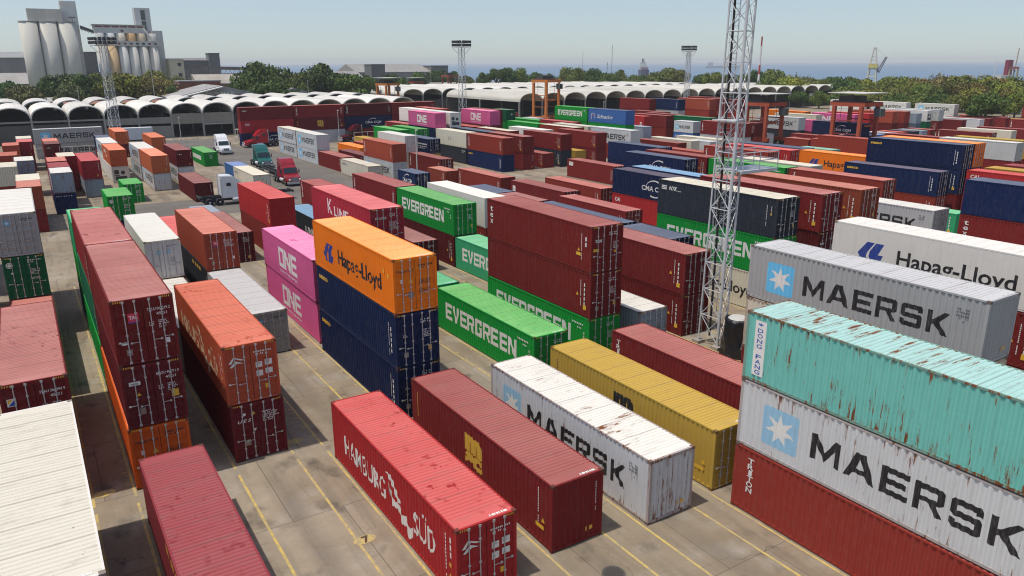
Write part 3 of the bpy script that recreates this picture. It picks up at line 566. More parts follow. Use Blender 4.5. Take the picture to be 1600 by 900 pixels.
def container(x, y, z, rz, Lk, spec, hidden_top, k):
    col, logo, fl, rf, cid = spec; L = LEN[Lk]; sm = 'v' in fl or (logo == 'HAPAGBIG')
    H = 2.591 if (Lk == 20 or 's' in fl) else 2.896
    c0 = PAL[col]; rr = random.Random(int(x*131)+int(y*17)*7+int(z*11)); j = rr.uniform(.80, 1.2) if (col in ('maroon', 'darkmaroon', 'rust', 'brick', 'navy') ) else rr.uniform(.92, 1.08); ch = .012 if col in LIGHTS else .06; base = tuple(min(.9, v*j*rr.uniform(1-ch, 1+ch)) for v in c0)
    rc = PAL[rf] if rf else base
    rust = {'cyan': .95, 'maemid': .70, 'maeold': .84}.get(cid, .8) if 'q' in fl else rr.uniform(.05, .32); fade = .95 if 'f' in fl else rr.uniform(.5, .85); patch = 1. if 'p' in fl else rr.uniform(0, .25)
    if rf or col in LIGHTS: fade *= .25
    if col == 'pinkred': fade = .22
    if not logo and col not in LIGHTS and hypot(x, y) < 150: logo = 'MARKV'
    ox, oy = (x+W/2, y+L/2) if not rz else (x+L/2, y+W/2)
    d = hypot(ox, oy); near = d < 66
    t = thing('shipping_container', '', 'container', (ox, oy, z), pi/2*rz*0+(pi/2*-1 if rz else 0))
    a_ = rr.uniform(-.0035, .0035); t.rotation_euler = (0, 0, a_); t.location.x += rr.uniform(-.035, .035); t.location.y += rr.uniform(-.02, .0)   # never quite square on the one below
    if rz: t.rotation_euler = (0, 0, pi/2+a_*.5)   # near end towards +x, long left side faces the camera
    P = dict(rust=rust, fade=fade, patch=patch)
    def part(nm, key, fn, mat='container_paint', color=base, parent=t, r=0., **pr):
        return put(nm, cached(key, fn), mat, parent, color, None, r, **{**P, **pr})
    part('side_panel', ('side', L, H, sm), lambda: g_side(L, H, sm)); part('side_panel', ('side', L, H, sm), lambda: g_side(L, H, sm), r=pi)
    part('roof', ('roof', L, H, sm), lambda: g_roof(L, H, sm), 'container_roof', rc)
    fc = tuple(a*.55+b*.45 for a, b in zip(base, (.20, .085, .04))) if 'q' in fl else base   # rusted posts and rails
    fr = part('frame', ('frame', L, H, near), lambda: g_frame(L, H, near), color=fc)
    if near:
        for sx in (-1, 1):
            for sy in (-1, 1):
                for cz in (0, H-.118): part('corner_casting', ('cast', L, H, sx, sy, cz > 1), lambda: g_casting(L, H, sx, sy, cz), color=tuple(a*.25+b*.75 for a, b in zip(fc, (.10, .05, .034))), parent=fr)
    if near and rr.random() < .75: part('roof_marking', ('rm', L, H), lambda: roof_mark(L, H), 'lettering_paint', WHT)
    door = 'd' in fl
    part('end_panel', ('end', L, H), lambda: g_end(L, H), r=pi)
    if door:
        for s in (-1, 1):
            dk = tuple(v*.92 for v in base) if logo != 'MAERDOOR' else (.60, .60, .60)
            dd = part('door', ('door', L, H, s, sm), lambda: g_door(L, H, s, sm), color=dk)
            for bx in (.28, .72):
                part('locking_bar', ('bar', L, H, s*bx), lambda: g_bar(L, H, s*bx), 'steel', (.50, .49, .47), dd)
                if near: part('door_handle', ('han', L, s*bx), lambda: g_handle(L, s*bx, 1 if bx < .5 else -1 if s > 0 else 1, 1.05) if False else g_handle(L, s*bx, s, 1.0+(.08 if bx > .5 else 0)), 'steel', (.50, .49, .47), dd)
        if near: part('hazard_stripes', ('haz', L, H), lambda: g_hazard(L, H), 'lettering_paint', YEL)
    elif 'r' in fl:
        part('end_panel', ('reef', L, H), lambda: g_reefer(L, H)); part('refrigeration_unit', ('unit', L, H), lambda: g_unit(L, H), 'plain', (.05, .05, .055))
    else: part('end_panel', ('end', L, H), lambda: g_end(L, H))
    for nm, cl, pc, lf in side_logo(logo, L, H):
        if 'q' in fl and nm == 'emblem': cl = tuple(a*.5+b*.5 for a, b in zip(cl, (.45, .52, .56)))   # bleached by the sun
        if pc[0]: part(nm, ('sl', logo, nm, L, H, sm), lambda: conform(pc, L, H, sm, lf, True, nm not in ('lettering', 'emblem', 'emblem_star') or logo in ('TRITONV', 'TRIV', 'TEX', 'DONGFANG', 'SEACO', 'NYK', 'CAI')), 'lettering_paint', cl)
    if door or (near and 'w' in fl) or logo in ('TEXEND', 'EVPANEL', 'EVDOT', 'MARKD', 'ENDTXT'):
        if 'r' not in fl and logo != 'RIBEND':
            dark = col in LIGHTS
            for nm, cl, pc, lf in end_logo(logo, H, door):
                if dark and cl == WHT and nm in ('lettering', 'marking'): cl = (.07, .07, .075)
                if pc[0]: part(nm, ('el', logo, nm, L, H, door), lambda: conform(pc, L, H, sm, lf, False), 'lettering_paint', cl)
    CONTAINERS.append(dict(o=t, col=col, L=Lk, tier=k, n=None, id=cid, p=proj((ox, oy, z+H)) or (0, 0), logo=logo, door=door, fl=fl, xyz=(ox, oy, z+H/2), rf=rf, rz=rz, H=H))
    return H
def roof_mark(L, H):
    m = MB(); z = H-.004
    for k, wd in enumerate((.05, .09, .06, .08, .05, .07, .09, .05)): x = .22+k*.095; m.add([(x, -L/2+.16, z), (x+wd, -L/2+.16, z), (x+wd, -L/2+.27, z), (x, -L/2+.27, z)], [(0, 1, 2, 3)])
    return m.mesh('roof_marking', False)
def build_containers():
    for si, (x, y, rz, Lk, st) in enumerate(STACKS):
        z = 0.; sp = st
        for k, s in enumerate(sp):
            H = container(x, y, z, rz, Lk, s, None, k); z += H+.004; CONTAINERS[-1]['n'] = len(sp); CONTAINERS[-1]['stack'] = si
# position (W left edge x, near end y; B broadside; nl a measured top corner), length in feet | containers from the ground up, colour:lettering:flags@id
CATALOGUE = '''
# pos L stack  ; color:logo:flags@id ; flags d door near, r reefer unit near, q rusty, p patched roof, s std height, ^roofcolor
# ---- foreground
W 10.26 19.6 40 | hamred:HAMSUD:d,p@ham
W 14.55 20.1 40 | maroon:MSCGOLD:w@msc
W 18.9 19.5 40 | palegrey:MAERSK:w,q,^white@maeold
W 23.04 19.9 40 | ochre:MSCBLACK:d@ochre
W 27.6 20.1 40 | maroon:TRIV:d@tri1
W 23.0 6.6 40 | rust:TRITONV:d ; palegrey:MAERSK:w,q@maemid ; cyan:DONGFANG:d,q,^palecyan@cyan
W 31.95 14.1 40 | maroon ; cream::q ; grey:MAERSK:w,^lightgrey@maegrey
W 41.3 15.6 40 | maroon ; maroon ; white:HAPAGBIG:r,v@hapwhite
W 1.89 18.6 40 | pinkred:SIDEV:d,p@pinkroof
W 1.89 33.7 40 | hapred:HAPDOOR:d ; darkmaroon:BMOU:d@bmou ; maroon:TALDOOR:d,f@tal
W 1.89 45.9 40 | green ; darkgreen ; maroon::w,f,p@talbehind
W 1.89 58.2 20 | darkgreen ; green ; palegreen:EVRDOOR:d@greenl
W 6.08 33.75 40 | darkmaroon:UESDOOR:d@ues ; sudorange:HAMSUDW:d,p@sudorange
W 6.08 46.6 40 | white::q@whitelow
W 6.2 58.5 40 | maroon ; white:MAERDOOR:d,v@whitedoor
W 10.25 46.9 40 | grey:GREYDOOR:d,^lightgrey@greylow
W 10.3 59.2 40 | charcoal:SIDEV:w ; brick:TALDOOR2:d,f@tal2
W 10.3 72.6 40 | hamred::w@redlow
W 14.6 72.2 40 | darkmaroon:MARKD:d,f@maroonlow
W 14.6 85.0 20 | bluegrey::w
W -2.42 5.2 40 | maroon ; maroon
W -2.42 19.1 40 | maroon ; white::w,^dirtywhite@bigwhite
W -2.42 34.2 40 | brick ; maroon:FFAUDOOR:d,f,p@ffau
W -2.42 46.6 40 | rust::w,f@stripe
W -2.42 57.8 40 | maroon ; darkgreen:EVRDOOR:d@greendoor ; grey:GREYDOOR:d,^white@greydoor
W -6.7 33.5 40 | maroon::d
W -6.7 57.8 40 | brick ; brick ; maroon
W -6.7 72.0 40 | brick ; lightgrey
# ---- orange stack & mid
W 14.5 33.7 40 | navy:SEACO:d@seacolow ; navy:SEACO:d@seacomid ; hapag:HAPAG:d,f@haporange
W 14.65 47.0 40 | one:ONE:w@onelow ; one:ONE:w,f,p@onetop
W 18.8 47.0 40 | maroon ; maroon ; klinered:KLINE:d,f@kline
W 18.75 72.1 40 | rust:MARKV:w ; hamred:MARKV:w@redtop
W 23.7 71.6 40 | charcoal:NYKW:w,^skyblue@skyblue
W 26.3 80.6 20 | brick:MARKV:w ; maroon:TRIV:d@m20
W 23.0 33.7 40 | green:EVERGREEN:d@evgfront
W 22.6 46.3 40 | palegreen:EVERGREEN:w@paleg
W 27.6 34.4 40 | green:EVERGREEN:d@evgbase ; maroon:MARKV:d@texmid ; maroon:TEX:d@tex
W 27.65 59.4 40 | darkmaroon::d,f@lowdoor
W 31.8 34.5 20 | bluegrey::d,q,^white@rusty20
W 31.8 47.2 40 | palegreen:EVERGREEN:w@paleever
W 31.75 59.6 40 | darkmaroon:MARKV:w ; green:EVERGREEN:d@everhigh
W 35.95 34.8 40 | maroon:MARKV:d@pairlow ; maroon:MARKV:d,f,p@pairtop
W 35.95 61.1 40 | rust ; white:SMALLL:w,v@whitereef
W 40.2 66.2 20 | navy:: ; navy::d,^slate@slateroof
W 40.2 59.9 20 | maroon ; maroon::d,f@m20b
W 40.2 47.2 40 | navy::s ; navy::d,s,^slate@slate2
W 40.2 40.6 20 | navy ; navy::d,^slate@slate3
W 31.75 72.2 40 | maroon ; maroon:TRIV:d@bw
W 54.65 88.5 40 | rust:TRIV:w,f@sm
W 54.85 74.0 40 | maroon:CAIV:d@sm2
W 60.2 73.5 40 | rust:MARKV:d,f@sn
W 52.8 60.2 40 | maroon::d,f@br
W 75.5 88.9 40 | maroon:FLOGO:d@so
W 59.8 58.6 40 | hamred:CAI:d@cai ; navy:CMACGM:d@cmabig
W 64.6 61.0 40 | navy ; navy::w,s,^skyblue@lightblue
W 44.55 34.6 40 | cream:HAPAG:w@hapcream ; green:EVERGREEN:d@evgtower ; charcoal:NYK:d,^cream@nyk
W 48.95 34.1 40 | maroon ; darkmaroon:TEXDOOR:d@texdoor ; maroon:MARKV:d,f@maro
W 53.15 33.8 40 | rust ; rust ; brick:MARKV:d,f@ora
W 64.8 34.3 40 | maroon ; lightgrey:MAERSK:d,^white@maefar
W 57.3 35.0 20 | maroon ; navy::d,^slate@blueend
W 77.3 46.8 40 | maroon ; rust:TRITONV:d,f@tria
W 77.1 59.4 40 | maroon ; green:EVERGREEN:d@evc
W 80.9 58.6 40 | cream ; cream::d@creamroof
W 73.1 72.0 40 | navy ; navy:CMACGM:d,^slate@cma2
W 77.2 72.1 40 | maroon ; maroon:MARKV:d@mrb
W 80.5 84.6 40 | navy::w ; navy::d,^slate@slate4
W 95.4 58.2 40 | hapag ; hapag:HAPAG:d@hapfar
W 88.6 47.0 40 | rust:MARKV:d ; navy:SEACO:d@sea
W 92.4 46.6 40 | maroon:BLUEDOT:w ; navy:MARKV:d ; navy:SEACO:d,^slate@sea2
W 95.2 46.8 40 | maroon ; maroon ; hapag:HAPDOOR:d@oran
W 65.3 20.2 40 | maroon ; maroon:TEX:d ; navy:CMABIG:d,^slate@cmaright
W 93.4 34.2 40 | hamred ; hamred:CAI:w@cair
W 97.5 34.2 40 | maroon ; ochre::w@yellowr
W 101.8 34.2 40 | maroon ; pinkred::w
W 82.0 41.0 20 | palegreen@greenbit
W 88.8 71.5 40 | maroon ; rust:TRIV:d@rr2
W 93.4 71.3 40 | hamred ; hamred::d@rr1
W 97.0 71.7 40 | slate ; slate::d,^slate@slate5
# ---- truck lane block, left far (std height)
nl 78 271 20 | navy:ENDTXT:w ; bluegrey::w,q,^white@lt
W 2.3 116.0 20 | maroon ; pinkred@pinkl
W 2.4 123.5 20 | maroon ; brick::w,f
nl 68 225.5 20 | maroon ; darkmaroon:TEXEND:w@texend
nl 66.5 221 20 | maroon ; brick::w,f
nl 25 224 20 | maroon ; red:MARKD:w@red19
nl 24.5 217 20 | maroon ; cream
nl 21 252 20 | maroon ; bluegrey::w,q,^white@gy20
nl 25 287 20 | maroon ; cream
nl 24.5 293.5 20 | maroon ; brick::w,f@salmon
nl 3 228 20 | rust ; brick
nl -3 244 20 | rust ; brick::w@leftbrick
nl -8 262 20 | rust ; cream
nl 126 252 40 | bluegrey::w,q,s ; red:MARKD:w,s@red
nl 113 245 20 | red ; red::w,^cream@redcream
nl 170 235 40 | white::r,s ; orange:LOGOA:w,s@or
nl 159 224 40 | white::w,s ; palegrey:MAERSK:w,s,^white@wm
nl 150 215 20 | maroon ; navy::w,^slate@navy20
nl 179 206 40 | darkmaroon:MARKD:w,s ; orange:MARKD:w,s@or3
nl 235 244 40 | palegrey:MAERSK:w,s,q ; orange:MARKD:w,s,f@o5
nl 216.5 233 40 | palegrey:MAERSK:w,s,q ; palegrey:MAERSK:w,s,^white@w5
nl 236 215 40 | maroon::s ; orange:MARKD:w,s@o4
nl 274 235 40 | palegrey:MAERSK:w,s,q ; darkmaroon:TEXEND:w,s@tx
W 18.6 109.2 40 | darkmaroon:MARKD:w,s@m6
W 27.5 147.8 40 | green:EVPANEL:w,s@ev
W 27.4 124.6 20 | blue:ENDTXT:w@bl
W 27.4 112.6 40 | cream:HAMTXT:w,s,q@bwh
W 6.3 86.3 20 | navy ; green:EVRDOOR:d@g20a
W 10.4 113.5 20 | green:EVRDOOR:d@g20b
B 2.0 179.2 40 | grey:MAERSK:w ; grey:MAERSK:w,^lightgrey
# ---- east of the truck lane
W 45.7 151.2 40 | palegrey:MAERSK:w,s,q@ms1l ; palegrey:MAERSK:w,q,^cream@ms1
W 45.75 138.7 40 | palegrey:MAERSK:w,s@ms2l ; palegrey:MAERSK:w,^white@ms2
W 45.8 126.2 40 | maroon:MARKV:w,s@mr
W 45.1 112.6 40 | cream:HAMTXT:d,s,q@cr
W 49.9 126.6 40 | darkmaroon::d,s@mro
W 54.2 139.0 40 | hapag:LOGOB:w,s@org
W 58.3 141.0 40 | brick::w,s
W 62.4 157.0 20 | ochre@yl
W 49.2 112.3 40 | lightgrey:MAERSK:d ; brick:TRIV:w@rs
W 47.6 100.8 20 | navy:CMACGM:d,^slate@cma20
W 52.5 100.3 20 | brick::w,f@rs20
W 57.6 112.1 40 | maroon:TRIV:d@nw
W 61.1 136.2 40 | maroon ; green::w@gr1
W 65.2 136.3 40 | maroon ; green::d@gr2
W 57.0 123.8 40 | cream ; white::d,v@w40
W 60.6 122.5 40 | ochre::w,s ; navy:NAVYTXT:d,s,^slate@db
W 69.1 123.9 40 | charcoal:LOGOC:w ; cream:LOGOD:w,v@cg
W 68.9 110.9 40 | navy:SEACO:w@seacofar ; rust:TRIV:w@s1
W 73.3 111.2 40 | maroon:MARKD:w ; maroon:MARKV:w,f@s2
W 73.2 123.6 40 | maroon ; charcoal::w,^slate
W 77.4 122.4 40 | maroon ; rust::w,^cream@crr
W 77.8 111.4 20 | maroon:MARKV:w@sd
W 83.9 120.2 40 | maroon ; white::d,v@wh
W 81.3 110.9 40 | charcoal ; maroon:MARKV:w@m0
W 85.3 111.8 20 | ochre@yy
W 88.5 109.8 40 | maroon:MARKV:w ; maroon:MARKV:w@mm
W 92.4 121.6 40 | maroon ; rust::w,^cream@br1
W 96.9 110.0 40 | rust ; palegrey:MAERSK:w@mrk
W 96.4 122.4 40 | maroon ; cream@cw
W 86.0 143.0 40 | maroon ; brick::w
W 69.0 135.3 40 | navy ; navy ; one:ONE:w@one1
W 72.3 133.6 40 | maroon ; maroon ; white:SMALLL:r,v@whr
W 81.2 135.3 40 | maroon ; maroon ; one:ONE:w@one2
W 77.0 135.3 40 | maroon ; rust
W 76.5 148.5 40 | maroon ; maroon ; rust::w@mx0
W 89.3 147.4 40 | maroon::s ; maroon::s ; maroon:MARKV:w@dr
W 95.0 151.0 20 | green ; green ; darkgreen:EVDOT:w@grb
W 100.4 145.6 40 | green ; green::w,s@ga
W 92.0 133.7 40 | green ; green::w@gb
W 100.4 133.0 40 | hamred ; red:MARKV:w@rd
W 68.9 147.6 40 | maroon ; maroon:TRIV:w@mx
W 72.3 146.0 40 | maroon ; maroon ; white::w,v@whrback
W 95.2 173 40 | maroon ; maroon:MARKD:w@farm1
W 107 168 40 | rust ; rust:MARKD:w
W 106 155 20 | lightgrey ; palegrey:MAERSK:w@mast20
W 104.5 133.0 40 | green ; green ; green:EVERGREEN:w@evgfar
W 104.5 120.4 40 | green ; green::w ; blue:SAFMARINE:w,^slate@saf
W 110.0 121.0 20 | bluegrey ; bluegrey@gr
W 101.3 111.0 20 | bluegrey::w,q@gg
W 131.8 137.0 40 | rust:SMALLL:w ; maroon:SMALLSEA:w@cd
W 126.0 138.5 40 | hamred ; hamred:NUM5
W 144.0 156.4 40 | rust ; maroon ; maroon::w@cx
W 148.5 150.0 40 | grey ; lightgrey:MAERSK:w ; navy:SEACO:w@cb
W 136.6 137.5 40 | maroon ; maroon::w@m11
W 128.8 125.1 20 | blue:SAFMARINE:w ; palegrey:MAERSK:w@ms
W 134.6 125.5 40 | navy:CMACGM:w ; darkgreen:CMAW:w
W 156 146 40 | maroon ; rust::w ; brick:TRIV:w@tw1
W 160 139 40 | maroon ; rust::w ; maroon:TRIV:w@tw2
W 140.9 147.5 40 | maroon ; maroon
W 127.4 109.3 40 | lightgrey:MAERSK:w ; maroon:TRIV:w@twm
W 130.6 109.0 40 | rust:TRIV:w ; darkmaroon:TRIV:w@twm2
W 166 152 40 | maroon ; rust ; maroon:TRIV:w@farred
W 108.2 108.9 40 | maroon:SMALLSEA:w@rb
W 113.5 110.5 40 | cream@crl1
W 120.4 109.5 40 | cream:SMALLL:w@crl2
W 117.8 109.5 20 | palegrey::d
W 100.5 94.0 40 | rust ; 
W 141.3 114.5 20 | palegrey:RIBEND:w,q@scbox
# ---- right, far
W 138.2 101.2 20 | rust::w@row1
W 138.4 88.7 40 | rust::w@row2
W 144.8 98.6 40 | maroon:SMALLSEA:w@mmx
W 147.4 95.2 40 | navy ; navy:CMACGM:w@cmasc
W 151.3 114.0 40 | charcoal ; palegrey:MAERSK:w@sksc
W 154.8 113.0 20 | maroon ; one::w@onesc
W 163 118 40 | maroon ; cream:HAPAG:w@hapsc
W 171 113 40 | rust ; one:NUMN:w@onepink
W 165.5 128 20 | bluegrey
W 172 128 40 | maroon ; hapag::w@hapsc2
W 178.0 113.5 40 | hamred ; hamred@redsc
W 189.0 114.3 40 | maroon ; brick:MARKD:w@brsc
W 193 113.5 40 | maroon ; rust::w
W 197 112.6 20 | slate ; bluegrey:SMALLL:w@bgsc
W 201.5 112.4 40 | darkgreen ; white::r,v@whsc
W 206.4 112.0 40 | maroon:MARKV:w ; lightgrey:MAERSK:w@rsk
W 215 110.2 40 | maroon:MARKD:w@rb1
W 222 109 40 | palegrey@pg1
W 226 108.5 40 | maroon:MARKD:w@mmd
W 233 107.5 40 | maroon::w ; 
W 237 104.5 20 | ochre@yfar
W 238 110.5 40 | brick
W 236.5 124 40 | white::d,v ; white:MAERSK:w,v@reef1
W 236.5 139 40 | white::w,v ; white:MAERSK:w,v@reef2
W 236.5 154 40 | white::w,v ; white:MAERSK:w,v@reef3
W 243 96 40 | maroon::w ; rust:TRITONV:w@bigr
W 230 93 40 | maroon:TRIV:w
W 181 86.0 40 | maroon:TRIV:d@rr
W 190 86.0 40 | cream::d,v@whr2
W 197 85 40 | maroon:TRIV:w@rr3
W 131.2 58.3 40 | maroon:SMALLSEA:w ; lightgrey::d,^white@w3
W 135.6 58.3 40 | maroon ; ochre::w@yer
W 127.2 70.4 20 | one ; one@pkr
W 118 72.5 40 | maroon ; rust::w
W 143.4 86 40 | palegrey::w,^skyblue@lbr
W 147.6 82 40 | maroon::w
W 103.5 71.8 20 | palegreen ; tealgreen:LOGOD:w@teal
W 160 99.5 20 | blue
W 166 100 20 | palegrey
W 170 100 20 | red
W 174.5 100 20 | charcoal
W 178 100 20 | bluegrey
W 182.5 100.5 20 | rust:MARKD:w
W 152.5 87.5 40 | rust
W 162 87 40 | maroon
B 42.2 180.2 40 | navy:CMACGM:w@bs1l ; red:DRI:w@bs1m ; maroon:SMALLSEA:w@bs1
B 54.6 180.2 40 | lightgrey:HAMTXT:w@bs2l ; darkmaroon:MSCGOLD:w@bs2m ; maroon:TRIV:w@bs2
B 67.0 180.2 40 | maroon::w@bs3l ; navy:CMACGM:w@bs3m ; darkmaroon:TRIV:w@bs3
B 79.4 180.2 40 | maroon::w@bs4l ; maroon::w,^cream@bs4m ; maroon:MARKV:w@bs4
'''
def read_catalogue():
    out = []
    for l in CATALOGUE.split('\n'):
        l = l.strip()
        if not l or l.startswith('#'): continue
        pos, st = l.split('|'); p = pos.split(); z = 0.; cs = []
        for s in st.split(';'):
            s = s.strip()
            if not s: continue
            s, _, cid = s.partition('@'); f = (s.strip()+':::').split(':'); fl = [a for a in f[2].split(',') if a]
            roof = ''.join(a[1:] for a in fl if a[0] == '^'); flags = ''.join(a for a in fl if a[0] != '^')
            z += 2.591 if (p[3] == '20' or 's' in flags) else 2.896; cs.append((f[0], f[1], flags, roof, cid))
        if p[0] in 'WB': x, y = float(p[1]), float(p[2])
        else: q = at(float(p[1]), float(p[2]), z); x, y = q.x, q.y
        out.append([x, y, int(p[0] == 'B'), int(p[3]), cs])
    def box(o):
        L = LEN[o[3]]; return (o[0], o[1], o[0]+(L if o[2] else W), o[1]+(W if o[2] else L))
    for it in range(60):          # push stacks apart wherever measured corners made two of them touch
        ch = 0
        for i in range(len(out)):
            for j in range(i):
                A, B = box(out[i]), box(out[j]); ox, oy = min(A[2], B[2])-max(A[0], B[0]), min(A[3], B[3])-max(A[1], B[1])
                if ox > .005 and oy > .005:
                    ch += 1; k = i if A[1]+A[0] >= B[0]+B[1] else j; o = out[k]; O = box(o); Q = A if k == j else B
                    if oy < ox or oy < 3.3: o[1] += (oy+.03)*(1 if O[1]+O[3] > Q[1]+Q[3] else -1)
                    else: o[0] += (ox+.05)*(1 if O[0]+O[2] > Q[0]+Q[2] else -1)
        if not ch: break
    return out
STACKS = read_catalogue()
# ------------------------------------------------------------------ ground
def sheet(name, x0, y0, x1, y1, z, mat): return struct(put(name, MB().add([(x0, y0, z), (x1, y0, z), (x1, y1, z), (x0, y1, z)], [(0, 1, 2, 3)]).mesh(name, False), mat))
def sheetpoly(name, pts, z, mat): return struct(put(name, MB().add([(a, b, z) for a, b in pts], [tuple(range(len(pts)))]).mesh(name, False), mat))
LAND = [(-2500, -400), (430, -400), (560, 60), (560, 240), (470, 380), (430, 560), (330, 720), (260, 1600), (-2500, 1600)]
m = MB(); n = len(LAND)
m.add([(a, b, -.02) for a, b in LAND]+[(a, b, -4) for a, b in LAND], [tuple(range(n))]+[(i, (i+1) % n, (i+1) % n+n, i+n) for i in range(n)])
struct(put('ground', m.mesh('ground'), 'earth'))
sheet('sea', -40000, -40000, 40000, 40000, -2.2, 'sea')
sheet('container_yard', -60, -30, 330, 210.5, 0, 'yard_concrete')
sheetpoly('truck_lane', [(30.2, 72.4), (45.6, 72.4), (45.6, 176), (62, 176), (120, 176), (120, 179.6), (41, 179.6), (41, 206), (8, 206), (8, 188), (30.4, 176)], .004, 'asphalt')
sheet('truck_lane', -2, 71.6, 30.2, 84.4, .004, 'asphalt') if False else sheet('cross_lane', 8.9, 98.5, 30.2, 111.6, .004, 'asphalt')
# painted lines either side of every container row, with the little cross ticks
m = MB(); rows = [-6.7, -2.42, 1.89, 6.08, 10.26, 14.55, 18.9, 23.0, 27.55, 31.8, 36.0, 40.2, 44.5]
for x in rows:
    for y0, y1 in ((2, 32.6), (33.2, 59.0), (59.4, 71.8)):
        for xx in (x-.14, x+2.56):
            m.add([(xx-.055, y0, .008), (xx+.055, y0, .008), (xx+.055, y1, .008), (xx-.055, y1, .008)], [(0, 1, 2, 3)])
            yy = y0+1.2
            s = -1 if xx < x else 1
            while y0 > 30 and yy < y1:
                a, b = sorted((xx+s*.09, xx+s*.28)); m.add([(a, yy, .008), (b, yy, .008), (b, yy+.09, .008), (a, yy+.09, .008)], [(0, 1, 2, 3)]); yy += 1.22
struct(put('yard_lines', m.mesh('yard_lines', False), 'road_paint'))
def ground_mark(x, y, digit):
    v, f = disc(x, y, .46, 20, .62); o = struct(put('painted_circle', MB().add([(a, b, .012) for a, b in v], f).mesh('painted_circle', False), 'road_paint'))
    if not digit: return
    v, f = text(digit, 0, -.2, .42, .3, .04); x0 = sum(p[0] for p in v)/len(v)
    struct(put('painted_number', MB().add([(x+a-x0, y+b, .016) for a, b in v], f).mesh('painted_number', False), 'plain', None, (.09, .05, .03)))
ground_mark(8.92, 24.85, '7'); ground_mark(.58, 34.2, ''); ground_mark(9.05, 34.4, '')
mh = thing('manhole_cover', 'round dark iron manhole cover with open slots in the concrete yard', 'manhole', (15.84, 17.93, 0))
put('rim', MB().lathe([(.36, .002), (.44, .002), (.44, .014), (.36, .014)], n=24).mesh('rim'), 'steel', mh, (.10, .09, .08))
m = MB()
for k in range(-3, 4): h_ = math.sqrt(.36**2-(k*.1)**2); m.box(k*.1-.03, -h_, .003, k*.1+.03, h_, .016)
put('grate', m.mesh('grate'), 'steel', mh, (.05, .045, .04))
# ------------------------------------------------------------------ arched sheds
def vault_shed(name, label, x0, n, p, y0, y1, zv, rise, col, walls=(), back=True, openfront=True, end_side=True):
    t = thing(name, label, 'shed', (x0, y0, 0))
    def arcpts(r0, k=14): return [(p/2-(p/2)*cos(pi*q/k)*1.0, zv+rise*sin(pi*q/k)**.85) for q in range(k+1)]
    o = arcpts(0); th = .22
    i_ = [(p/2+(a-p/2)*(1-2*th/p), max(zv-.02, b-th)) for a, b in o]
    me = MB()
    N = len(o); vs = []
    for yy in (0, y1-y0): vs += [(a, yy, b) for a, b in o]+[(a, yy, b) for a, b in i_]
    fs = []
    for q in range(N-1): fs += [(q, q+1, 2*N+q+1, 2*N+q), (N+q+1, N+q, 3*N+q, 3*N+q+1), (q, N+q, N+q+1, q+1), (2*N+q, 2*N+q+1, 3*N+q+1, 3*N+q)]
    me.add(vs, fs); vault = me.mesh('roof_vault')
    colm = MB().box(-.22, .12, 0, .22, .56, zv-.05).mesh('column')
    rr = random.Random(int(x0))
    for k in range(n):
        j = rr.uniform(.85, 1.08); put('roof_vault', vault, 'vault_concrete', t, tuple(c*j for c in col), (k*p, 0, 0))
    for k in range(n+1): put('column', colm, 'mineral', t, (.34, .33, .30), (k*p+.003, 0, 0))
    for k in range(n+1): put('column', colm, 'mineral', t, (.30, .29, .27), (k*p+.003, (y1-y0)*.5, 0))
    put('back_wall', MB().box(0, y1-y0-.35, 0, n*p, y1-y0-.05, zv+.2).mesh('back_wall'), 'mineral', t, (.16, .145, .13))
    put('floor_slab', MB().box(.2, .7, 0, n*p-.2, y1-y0-.4, .12).mesh('floor_slab'), 'mineral', t, (.12, .11, .10))
    if end_side:
        put('side_wall', MB().box(.0, .6, 0, .25, y1-y0-.36, zv-.06).mesh('side_wall'), 'mineral', t, (.24, .22, .20))
        put('side_wall', MB().box(n*p-.25, .6, 0, n*p, y1-y0-.36, zv-.06).mesh('side_wall'), 'mineral', t, (.24, .22, .20))
    for k, z0, z1, c in walls:
        put('front_wall', MB().box(k*p+.24, .2, z0, (k+1)*p-.24, .5, z1).mesh('front_wall'), 'mineral', t, c)
    return t
GW = (.30, .285, .255)
shedA = vault_shed('arched_shed', 'long white concrete shed with scalloped arch roof and grey block front at left', -20.5, 16, 7.65, 214, 243, 6.0, 2.55, (.70, .68, .63),
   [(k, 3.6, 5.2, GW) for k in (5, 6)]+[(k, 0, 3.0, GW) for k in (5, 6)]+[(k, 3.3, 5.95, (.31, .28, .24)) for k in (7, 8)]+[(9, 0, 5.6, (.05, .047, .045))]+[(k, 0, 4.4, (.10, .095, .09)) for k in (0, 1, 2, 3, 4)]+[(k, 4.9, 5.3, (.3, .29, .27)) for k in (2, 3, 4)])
put('lintel', MB().box(8*7.65+.24, .08, 2.9, 9*7.65-.24, .4, 3.25).mesh('lintel'), 'mineral', shedA, (.42, .41, .38))
put('window_frame', MB().box(9*7.65+3.0, .1, 1.9, 9*7.65+4.1, .19, 3.3).mesh('window_frame'), 'plain', shedA, (.6, .6, .58))
vault_shed('arched_shed', 'second arched white shed roof directly behind the long left shed', -14, 15, 7.65, 246, 268, 6.3, 2.5, (.60, .58, .54), end_side=False)
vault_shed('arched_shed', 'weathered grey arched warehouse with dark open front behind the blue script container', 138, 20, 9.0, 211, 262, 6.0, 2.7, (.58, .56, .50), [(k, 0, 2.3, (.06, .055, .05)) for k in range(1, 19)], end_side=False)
vault_shed('arched_shed', 'farther white arched warehouse row with many repeated dark arches', 129, 19, 8.6, 281, 352, 6.0, 2.5, (.62, .60, .55), [(k, 0, 4.2, (.09, .075, .065)) for k in range(0, 19)], end_side=False)
